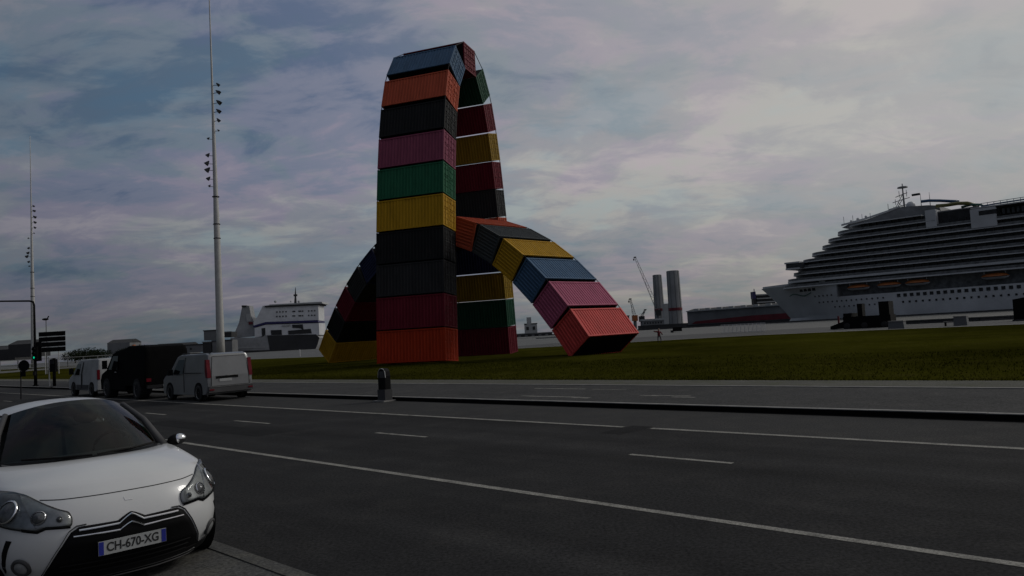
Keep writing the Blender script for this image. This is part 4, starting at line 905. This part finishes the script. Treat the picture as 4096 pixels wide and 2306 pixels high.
g = ground(3815, 1304); t = thing('mooring_bench', 'low dark bench with a pale seat beside the concrete block', 'bench', g, YAW)
obj('seat', MB().bx(-1, 1, -.25, .25, .45, .55), 'kerb', t); obj('leg', MB().bx(-.9, -.75, -.2, .2, 0, .45), 'blk', t); obj('leg', MB().bx(.75, .9, -.2, .2, 0, .45), 'blk', t)
# long parapet with a pale coping along the quay road, right of the gangway
pp = [(3605, 1299), (3760, 1292), (3920, 1285), (4075, 1277)]
t = thing('quay_parapet', 'long low dark parapet with pale coping before the cruise ship hull', 'parapet', (0, 0, 0))
for a, b in zip(pp[:-1], pp[1:]):
    A, Bq = ground(*a), ground(*b); d = (Bq - A); L = np.linalg.norm(d); an = math.atan2(d[1], d[0]); mid = (A + Bq) / 2
    o = obj('wall', MB().box((0, 0, .22), (L, .5, .44)), 'darkquay', t); o.location = tuple(mid); o.rotation_euler = (0, 0, an)
    o2 = obj('coping', MB().box((0, 0, .52), (L, .7, .16)), 'quay', t); o2.location = tuple(mid); o2.rotation_euler = (0, 0, an)
# pale temporary fence panels on the quay
fence = thing('barrier_row', 'row of pale wire barriers standing on the quay by the red shed', 'barrier', (0, 0, 0))
A, Bq = ground(2886, 1336), ground(3064, 1329)
for i in range(11):
    a = A + (Bq - A) * i / 11; b = A + (Bq - A) * (i + .92) / 11; m_ = (a + b) / 2; an = math.atan2((b - a)[1], (b - a)[0]); L = np.linalg.norm(b - a); fp = MB()
    for k in (-.5, -.17, .17, .5): fp.bx(k * L - .022, k * L + .022, -.03, .03, .1, 1.5)
    fp.bx(-L / 2, L / 2, -.03, .03, 1.45, 1.52); fp.bx(-L / 2, L / 2, -.03, .03, .1, .16); o = obj('fence_panel', fp, 'rail', fence); o.location = tuple(m_); o.rotation_euler = (0, 0, an)
# dark trailer on the quay
g = ground(2706, 1330); t = thing('flatbed_trailer', 'empty dark flatbed trailer parked on the quay behind the person', 'trailer', g, YAW + 2.3)
sc_ = g[1] / 2923.; obj('bed', MB().bx(-22 * sc_, 22 * sc_, -1.2, 1.2, 4 * sc_, 9 * sc_), 'blk', t); obj('headboard', MB().bx(19 * sc_, 22 * sc_, -1.2, 1.2, 9 * sc_, 20 * sc_), 'blk', t)
for k in (-15, -8, 14): obj('wheel', MB().lathe([(.02, -1.3), (4 * sc_, -1.3), (4 * sc_, -1), (.02, -.9)], (k * sc_, 0, 4 * sc_), 12, 'y'), 'rubber', t)

# ------------------------------------------------------------------ far harbour, each built at its own distance
def at(px, py, Y): return depth(px, py, Y)
def farbox(name, label, cat, px0, py0, px1, py1, Y, th, m, group=None, part='wall'):
    a, b = at(px0, py1, Y), at(px1, py1, Y); top_ = at((px0 + px1) / 2, py0, Y); bot = at((px0 + px1) / 2, py1, Y)
    base = (a + b) / 2; t = thing(name, label, cat, (base[0], Y, bot[2]), 0, group); w_ = b[0] - a[0]; h_ = top_[2] - bot[2]
    o = obj(part, MB().bx(-w_ / 2, w_ / 2, 0, th, 0, h_), m, t); return t, w_, h_
# quay shed with a red lower wall
A_, B_ = W(243.5, 420, 0), W(178, 420, 0)
t = thing('quay_shed', 'long grey quay shed with a dark red lower wall beside the cruise ship bow', 'shed', tuple(W(210, 420, 0)), YAW)
obj('wall', MB().bx(-33, 34, -20, 0, -1.5, 10.0), 'fargrey', t); obj('base', MB().bx(-34, 34.5, 0, .6, -2.5, 1.4), 'fardark', t)
obj('red_cladding', MB().prism([(-36, 1.6), (-31, 5.0), (-10, 4.9), (28, 3.4), (31, 1.9)], 0.01, .4, 'y'), 'redfar', t)
obj('roof', MB().prism([(0.6, 10), (-10, 11.6), (-21, 10)], -34, 35, 'x'), 'fardark', t); obj('gutter', MB().bx(-34, 34, .0, .9, 9.7, 10.4), 'farlight', t)
for x in range(-30, 32, 8): obj('roof_vent', MB().bx(x, x + 3.2, -2.4, -.5, 10.3, 11.5), 'farlight', t)
for x in range(-28, 32, 10): obj('shed_door', MB().bx(x, x + 4, .4, .75, -1.2, 1.2), 'fardark', t)
# terminal building with louvred floors and a dark blue turret
t = thing('terminal_building', 'striped terminal building with a dark blue turret behind the ship bow', 'building', tuple(at(3060, 1285, 470)))
def RX(px, py): 
    q = at(px, py, 470) - at(3060, 1285, 470); return q[0], q[2]
(x0, z0), (x1, z1) = RX(3028, 1178), RX(3110, 1285)
obj('wall', MB().bx(x0, x1, 1, 12, -3, z0), 'fardark', t)
for k in range(6): obj('louvre', MB().bx(x0 - .3, x1, .4, 1, z0 - .8 - k * 2.4, z0 - .1 - k * 2.4), 'farlight', t)
(x0, z0), (x1, z1) = RX(3011, 1168), RX(3030, 1285)
obj('turret', MB().bx(x0, x1, 0, 4, -3, z0), 'shipdark', t); obj('turret_cap', MB().bx(x0 - .2, x1 + .2, -.2, 4.2, z0 - 4.5, z0), 'navy', t); (xa, za) = RX(3020, 1156); obj('finial', MB().tube([(xa, 2, z0), (xa, 2, za)], .3, 6), 'farlight', t)
# two tall concrete towers
def tower(px0, px1, py0, py1, bx0, bx1, Y, lab, red):
    c = at((bx0 + bx1) / 2, py1, Y); t = thing('harbour_tower', lab, 'tower', tuple(c), 0, 'tall concrete towers beyond the harbour')
    wt = (px1 - px0) / FPX * Y / 2; wb = (bx1 - bx0) / FPX * Y / 2; H_ = (at(0, py0, Y) - at(0, py1, Y))[2]; dx = ((px0 + px1) - (bx0 + bx1)) / 2 / FPX * Y + H_ * -math.tan(ROLL) * 0
    n = 16; o = obj('shaft', MB().lathe([(.01, -3), (wb, -3), (wb, 0), ((wb + wt) / 2, H_ / 2), (wt, H_), (wt * .93, H_ + .3), (wt * .93, H_ - 2), (.01, H_ - 2)], n=20), 'tower', t); smooth_by_angle(o, 30)
    zr = H_ * red; rr = wb + (wt - wb) * red; obj('red_band', MB().lathe([(rr + .25, zr - 1.1), (rr + .35, zr - 1), (rr + .35, zr + 1), (rr + .25, zr + 1.1)], n=20), 'redfar', t)
    for k in range(8):
        a = k * math.pi / 4; obj('rib', MB().tube([((wb + .1) * math.cos(a), (wb + .1) * math.sin(a), 0), ((wt + .1) * math.cos(a), (wt + .1) * math.sin(a), H_)], .22, 5), 'fargrey', t)
tower(2617, 2650, 1102, 1300, 2622, 2662, 620, 'slimmer of the two grey towers with a red band, nearer the crane', .30)
tower(2673, 2721, 1086, 1310, 2680, 2733, 560, 'broader of the two grey towers with a red band, beside the quay shed', .32)
t, w_, h_ = farbox('tower_buttress', 'pale sloping buttress standing between the two grey towers', 'buttress', 2659, 1215, 2682, 1305, 590, 4, 'farlight')
def lattice(parent, a, b, w_, n, m='fargrey', r=.16):
    a, b = Vector(a), Vector(b); d = (b - a).normalized(); u = d.cross(Vector((0, 1, 0))).normalized() * w_ / 2
    for sg in (-1, 1): obj('chord', MB().tube([a + u * sg, b + u * sg * .4], r, 5), m, parent)
    mb = MB()
    for k in range(n):
        p, q = a + (b - a) * k / n, a + (b - a) * (k + 1) / n; f0, f1 = 1 - .6 * k / n, 1 - .6 * (k + 1) / n; sg = 1 if k % 2 else -1
        mb.tube([p + u * sg * f0, q - u * sg * f1], r * .7, 4)
    obj('lacing', mb, m, parent, kind='stuff')
def crane(lab, foot, tipp, Y, w_, cabm='fardark'):
    f = at(*foot, Y); tt = at(*tipp, Y) - f; t = thing('harbour_crane', lab, 'crane', tuple(f), 0, 'cranes beyond the harbour')
    obj('machine_house', MB().box((0, 0, 2.2), (4, 4, 4.4)), cabm, t); obj('pedestal', MB().tube([(0, 0, -6), (0, 0, .5)], 1.3, 10), 'fargrey', t)
    lattice(t, (0, 0, 4), tuple(tt), w_, 18); obj('hook_block', MB().box((tt[0] - 1.2, 0, tt[2] - 2), (.9, .9, 1.4)), 'fardark', t)
    obj('cable', MB().tube([(tt[0] - 1.2, 0, tt[2]), (tt[0] - 1.2, 0, tt[2] - 2)], .12, 4), 'fardark', t); obj('head', MB().box((tt[0], 0, tt[2]), (1.8, 1.2, .9)), 'fardark', t)
    obj('stay', MB().tube([(-2, 0, 6), tuple(tt * np.array([.72, 1, .72]))], .10, 4), 'fardark', t)
crane('long lattice boom crane leaning left of the slimmer grey tower', (2634, 1262), (2540, 1030), 610, 3.0)
crane('small dockside crane with an orange machine house by the coral container', (2540, 1285), (2521, 1197), 560, 2.2, 'orange')
crane('short dockside crane standing close behind the orange crane', (2568, 1288), (2581, 1240), 575, 2.0)
t, w_, h_ = farbox('moored_ship', 'small white ship with a long pale upper deck below the towers', 'ship', 2560, 1298, 2760, 1322, 540, 8, 'fardark', part='hull')
obj('upper_deck', MB().bx(-w_ * .42, w_ * .0, 1, 7, h_, h_ + 3.2), 'shipgrey', t); obj('canopy', MB().bx(-w_ * .45, w_ * .02, .3, 7.6, h_ + 3.2, h_ + 4.6), 'farlight', t)
for k in range(7): obj('window', MB().bx(-w_ * .4 + k * 2, -w_ * .4 + k * 2 + 1, .8, 1.0, h_ + 1, h_ + 2.2), 'fardark', t)
# low buildings seen between the arch legs and along the skyline
for (a, b, c, d, Y, m, lab) in ((2066, 1334, 2210, 1352, 430, 'fardark', 'low dark quay building seen between the arch legs'), (2100, 1296, 2150, 1334, 460, 'farlight', 'pale block with a flat roof seen between the arch legs'),
      (2066, 1352, 2290, 1372, 300, 'fargrey', 'grey wall of parked freight seen under the low arch'), (2150, 1352, 2300, 1398, 240, 'fardark', 'dark trailer row under the low arch'),
      (2470, 1265, 2520, 1318, 500, 'fardark', 'dark block beside the coral container foot')):
    t, w_, h_ = farbox('quay_building', lab, 'building', a, b, c, d, Y, 12, m)
    for k in range(max(2, int(w_ / 4))): obj('window', MB().bx(-w_ / 2 + 1 + k * 4, -w_ / 2 + 2.6 + k * 4, -.15, 0, h_ * .35, h_ * .7), 'shipdark' if m != 'fardark' else 'fargrey', t)
    obj('roof_edge', MB().bx(-w_ / 2 - .3, w_ / 2 + .3, -.3, .3, h_ - .3, h_ + .3), 'fargrey' if m == 'fardark' else 'fardark', t)
t, w_, h_ = farbox('white_silo', 'white silo block standing above the dark quay building', 'silo', 2108, 1270, 2126, 1300, 445, 5, 'farlight')
# far bank beyond everything, left skyline of sheds and trees
for (a, b, c, d, Y, m, lab) in ((-60, 1400, 60, 1445, 520, 'fardark', 'long dark shed at the left end of the skyline'), (34, 1378, 128, 1430, 500, 'fardark', 'higher dark shed behind the traffic light'),
      (430, 1372, 520, 1425, 640, 'fargrey', 'grey shed with a pitched roof behind the black lorry'), (612, 1388, 760, 1425, 600, 'fargrey', 'low grey shed right of the black lorry')):
    t, w_, h_ = farbox('harbour_shed', lab, 'shed', a, b, c, d, Y, 20, m); obj('roof', MB().prism([(0, h_), (10, h_ + 3), (20, h_)], -w_ / 2 - .5, w_ / 2 + .5, 'x'), 'fardark', t)
def shrub(px, Y, H_, Wd, lab):
    g = at(px, 1400, Y); g[2] = 0; t = thing('tree', lab, 'tree', tuple(g), 0, 'trees on the left skyline')
    obj('trunk', MB().tube([(0, 0, 0), (.1, 0, H_ * .3), (0, 0, H_ * .6)], [.35, .28, .12], 6), 'bark', t); V = []; rs = random.Random(px); mb = MB()
    for k in range(1500):
        th, ph, rr = rs.uniform(0, 6.28), math.acos(rs.uniform(-1, 1)), rs.random() ** .4 * (1 + .25 * math.sin(3 * rs.random()))
        c = (math.cos(th) * math.sin(ph) * rr * Wd / 2, math.sin(th) * math.sin(ph) * rr * Wd / 2, H_ * .62 + math.cos(ph) * rr * H_ * .40); q = rs.uniform(.4, .9); a = Vector((rs.uniform(-1, 1), rs.uniform(-1, 1), rs.uniform(-1, 1))) * q; b = Vector((rs.uniform(-1, 1), rs.uniform(-1, 1), rs.uniform(-1, 1))) * q; c = Vector(c)
        mb.add([c, c + a, c + b], [(0, 1, 2)])
    obj('crown', mb, 'tree', t)
shape_ = ['broad', 'rounded', 'low', 'spreading', 'narrow', 'tall', 'squat', 'full']
for i, (px, H_) in enumerate(((300, 9), (345, 11), (372, 8), (395, 10), (520, 10), (560, 12), (590, 9), (690, 8))):
    shrub(px, 420 + 13 * i, H_ * .72, 13 + (i % 3) * 3, f'{shape_[i]} dark tree on the skyline {"left of the black lorry roof" if i < 4 else "behind the black lorry roof" if i < 7 else "right of the black lorry"}')
# tall white railing of the ferry dock, left
t = thing('dock_railing', 'long white railing with tall posts along the dock at the left', 'railing', (0, 0, 0)); A, Bq = ground(0, 1487), ground(640, 1449.5); A[2] = Bq[2] = 0
A = at(0, 1474, 150.); Bq = at(700, 1437, 190.); A[2] = .2; Bq[2] = .2; n = 12; Hh = 2.55
for i in range(n + 1):
    p = A + (Bq - A) * i / n; obj('post', MB().tube([(p[0], p[1], 0), (p[0], p[1], Hh)], .11, 6), 'fargrey', t)
for z in (Hh, Hh * .62, Hh * .3): obj('rail_bar', MB().tube([(A[0], A[1], z), (Bq[0], Bq[1], z)], .07, 5), 'fargrey', t)
obj('plinth', MB().add([(A[0], A[1] - .3, .45), (Bq[0], Bq[1] - .3, .45), (Bq[0], Bq[1] + .3, .45), (A[0], A[1] + .3, .45), (A[0], A[1] - .3, 0), (Bq[0], Bq[1] - .3, 0)], [(0, 1, 2, 3), (0, 4, 5, 1)]), 'fargrey', t)
# ------------------------------------------------------------------ ferry
YF = 470.; f0 = at(1105, 1410, YF); f0[2] = -3.0
ferry = thing('ferry', 'white ferry with a navy band and sloping funnel berthed left of the arches', 'ferry', tuple(f0), math.radians(3))
def F_(px, py): q = at(px, py, YF) - f0; return (q[0], q[2])
def fpoly(name, pts, y0, y1, m, parent=ferry): return obj(name, MB().prism([F_(*p) for p in pts], y0, y1, 'y'), m, parent)
fpoly('hull', [(925, 1352), (1050, 1350), (1060, 1342), (1262, 1338), (1276, 1352), (1268, 1380), (1255, 1413), (930, 1423)], 0, 22, 'ferryhull')
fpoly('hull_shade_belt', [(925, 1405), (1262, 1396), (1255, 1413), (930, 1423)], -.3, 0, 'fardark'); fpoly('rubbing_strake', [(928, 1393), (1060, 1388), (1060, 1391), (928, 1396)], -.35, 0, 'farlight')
fpoly('hull_shade_panel', [(1070, 1343), (1262, 1338), (1276, 1352), (1268, 1380), (1258, 1398), (1080, 1403)], -.25, 0, 'fardark')  # dark sheet painting the shade over the ferry's forward hull
fpoly('car_deck', [(1018, 1313), (1062, 1300), (1272, 1293), (1274, 1340), (1060, 1345), (1018, 1350)], 1, 21, 'ferrywhite')
fpoly('navy_band', [(1012, 1304), (1062, 1289), (1268, 1281), (1270, 1290), (1064, 1297), (1014, 1311)], .6, 21.4, 'navy')
fpoly('superstructure', [(1012, 1290), (1030, 1262), (1048, 1224), (1072, 1221), (1268, 1214), (1270, 1282), (1062, 1290), (1012, 1304)], 2, 20, 'ferrywhite')
fpoly('bridge_deck', [(1056, 1224), (1276, 1215), (1276, 1220), (1060, 1230)], 1, 21, 'fardark'); fpoly('bridge_roof', [(1076, 1219), (1284, 1207), (1286, 1214), (1076, 1223)], .5, 21.5, 'farlight')
fpoly('funnel', [(957, 1226), (985, 1222), (992, 1262), (1012, 1300), (1012, 1345), (925, 1352), (928, 1330), (945, 1290)], 7, 16, 'ferryhull')
fpoly('funnel_top', [(956, 1221), (974, 1221), (974, 1228), (956, 1228)], 6.5, 16.5, 'fardark'); fpoly('funnel_emblem', [(972, 1256), (990, 1255), (993, 1285), (977, 1287)], 6.6, 7, 'farlight'); fpoly('funnel_emblem', [(984, 1288), (1000, 1287), (1000, 1297), (984, 1299)], 6.5, 7, 'redfar')
fpoly('opening', [(1046, 1314), (1060, 1313), (1061, 1344), (1048, 1346)], .6, 1, 'shipdark'); fpoly('opening', [(1166, 1300), (1208, 1298), (1212, 1322), (1200, 1314), (1168, 1312)], .6, 1, 'shipdark'); fpoly('opening', [(1082, 1322), (1124, 1320), (1126, 1340), (1084, 1344)], .6, 1, 'shipdark'); fpoly('opening', [(1150, 1324), (1240, 1316), (1244, 1334), (1152, 1339)], .6, 1, 'fardark')
for px in list(range(1102, 1140, 12)) + [1166, 1172, 1190, 1196, 1204, 1228, 1240, 1252]:
    for dy in (0, 18): fpoly('window', [(px, 1246 + dy - (px - 1100) * .035), (px + 5, 1246 + dy - (px - 1100) * .035), (px + 5, 1251 + dy - (px - 1100) * .035), (px, 1251 + dy - (px - 1100) * .035)], 1.7, 2, 'fardark')
x_, z_ = F_(1164, 1212); xt, zt = F_(1164, 1146)
obj('mast', MB().tube([(x_, 11, z_), (xt, 11, zt)], [.9, .15], 8), 'shipdark', ferry); x_, z_ = F_(1164, 1178); obj('radar', MB().box((x_, 11, z_), (2.2, 1.4, 1.2)), 'shipdark', ferry)
for px, r in ((1182, .8), (1150, .6), (1088, .9)): x_, z_ = F_(px, 1205); obj('radome', MB().ball((x_, 8, z_), r, 8), 'farlight', ferry, smooth=True)
fpoly('lifeboat_davit', [(1128, 1300), (1160, 1298), (1160, 1304), (1128, 1306)], .2, 1, 'farlight')
# linkspan and port buildings around the mast foot
for (a, b, c, d, m, lab) in ((816, 1322, 868, 1362, 'fargrey', 'pale box shaped port office left of the floodlight mast'), (897, 1328, 926, 1350, 'fardark', 'dark block between the mast and the ferry stern'), (812, 1368, 846, 1412, 'fardark', 'dark linkspan tower at the foot of the port office'), (700, 1380, 812, 1412, 'fargrey', 'low grey linkspan bridge beside the black lorry'), (850, 1362, 930, 1415, 'fargrey', 'grey freight shed below the ferry stern')):
    t, w_, h_ = farbox('port_building', lab, 'building', a, b, c, d, 440, 9, m); obj('roof_edge', MB().bx(-w_ / 2 - .3, w_ / 2 + .3, -.4, .2, h_ - .4, h_ + .2), 'fardark' if m != 'fardark' else 'fargrey', t)
    for k in range(2, int(w_ / 3)): obj('window', MB().bx(-w_ / 2 + k * 3 - 3, -w_ / 2 + k * 3 - 1.8, -.15, 0, h_ * .35, h_ * .6), 'shipdark' if m != 'fardark' else 'fargrey', t)
g = ground(1200, 1427); t = thing('bollard_post', 'thin pale post standing on the quay below the ferry bow', 'post', g); obj('post', MB().tube([(0, 0, 0), (0, 0, 1.2)], .09, 8), 'rail', t); obj('cap', MB().ball((0, 0, 1.25), .14, 6), 'rail', t)
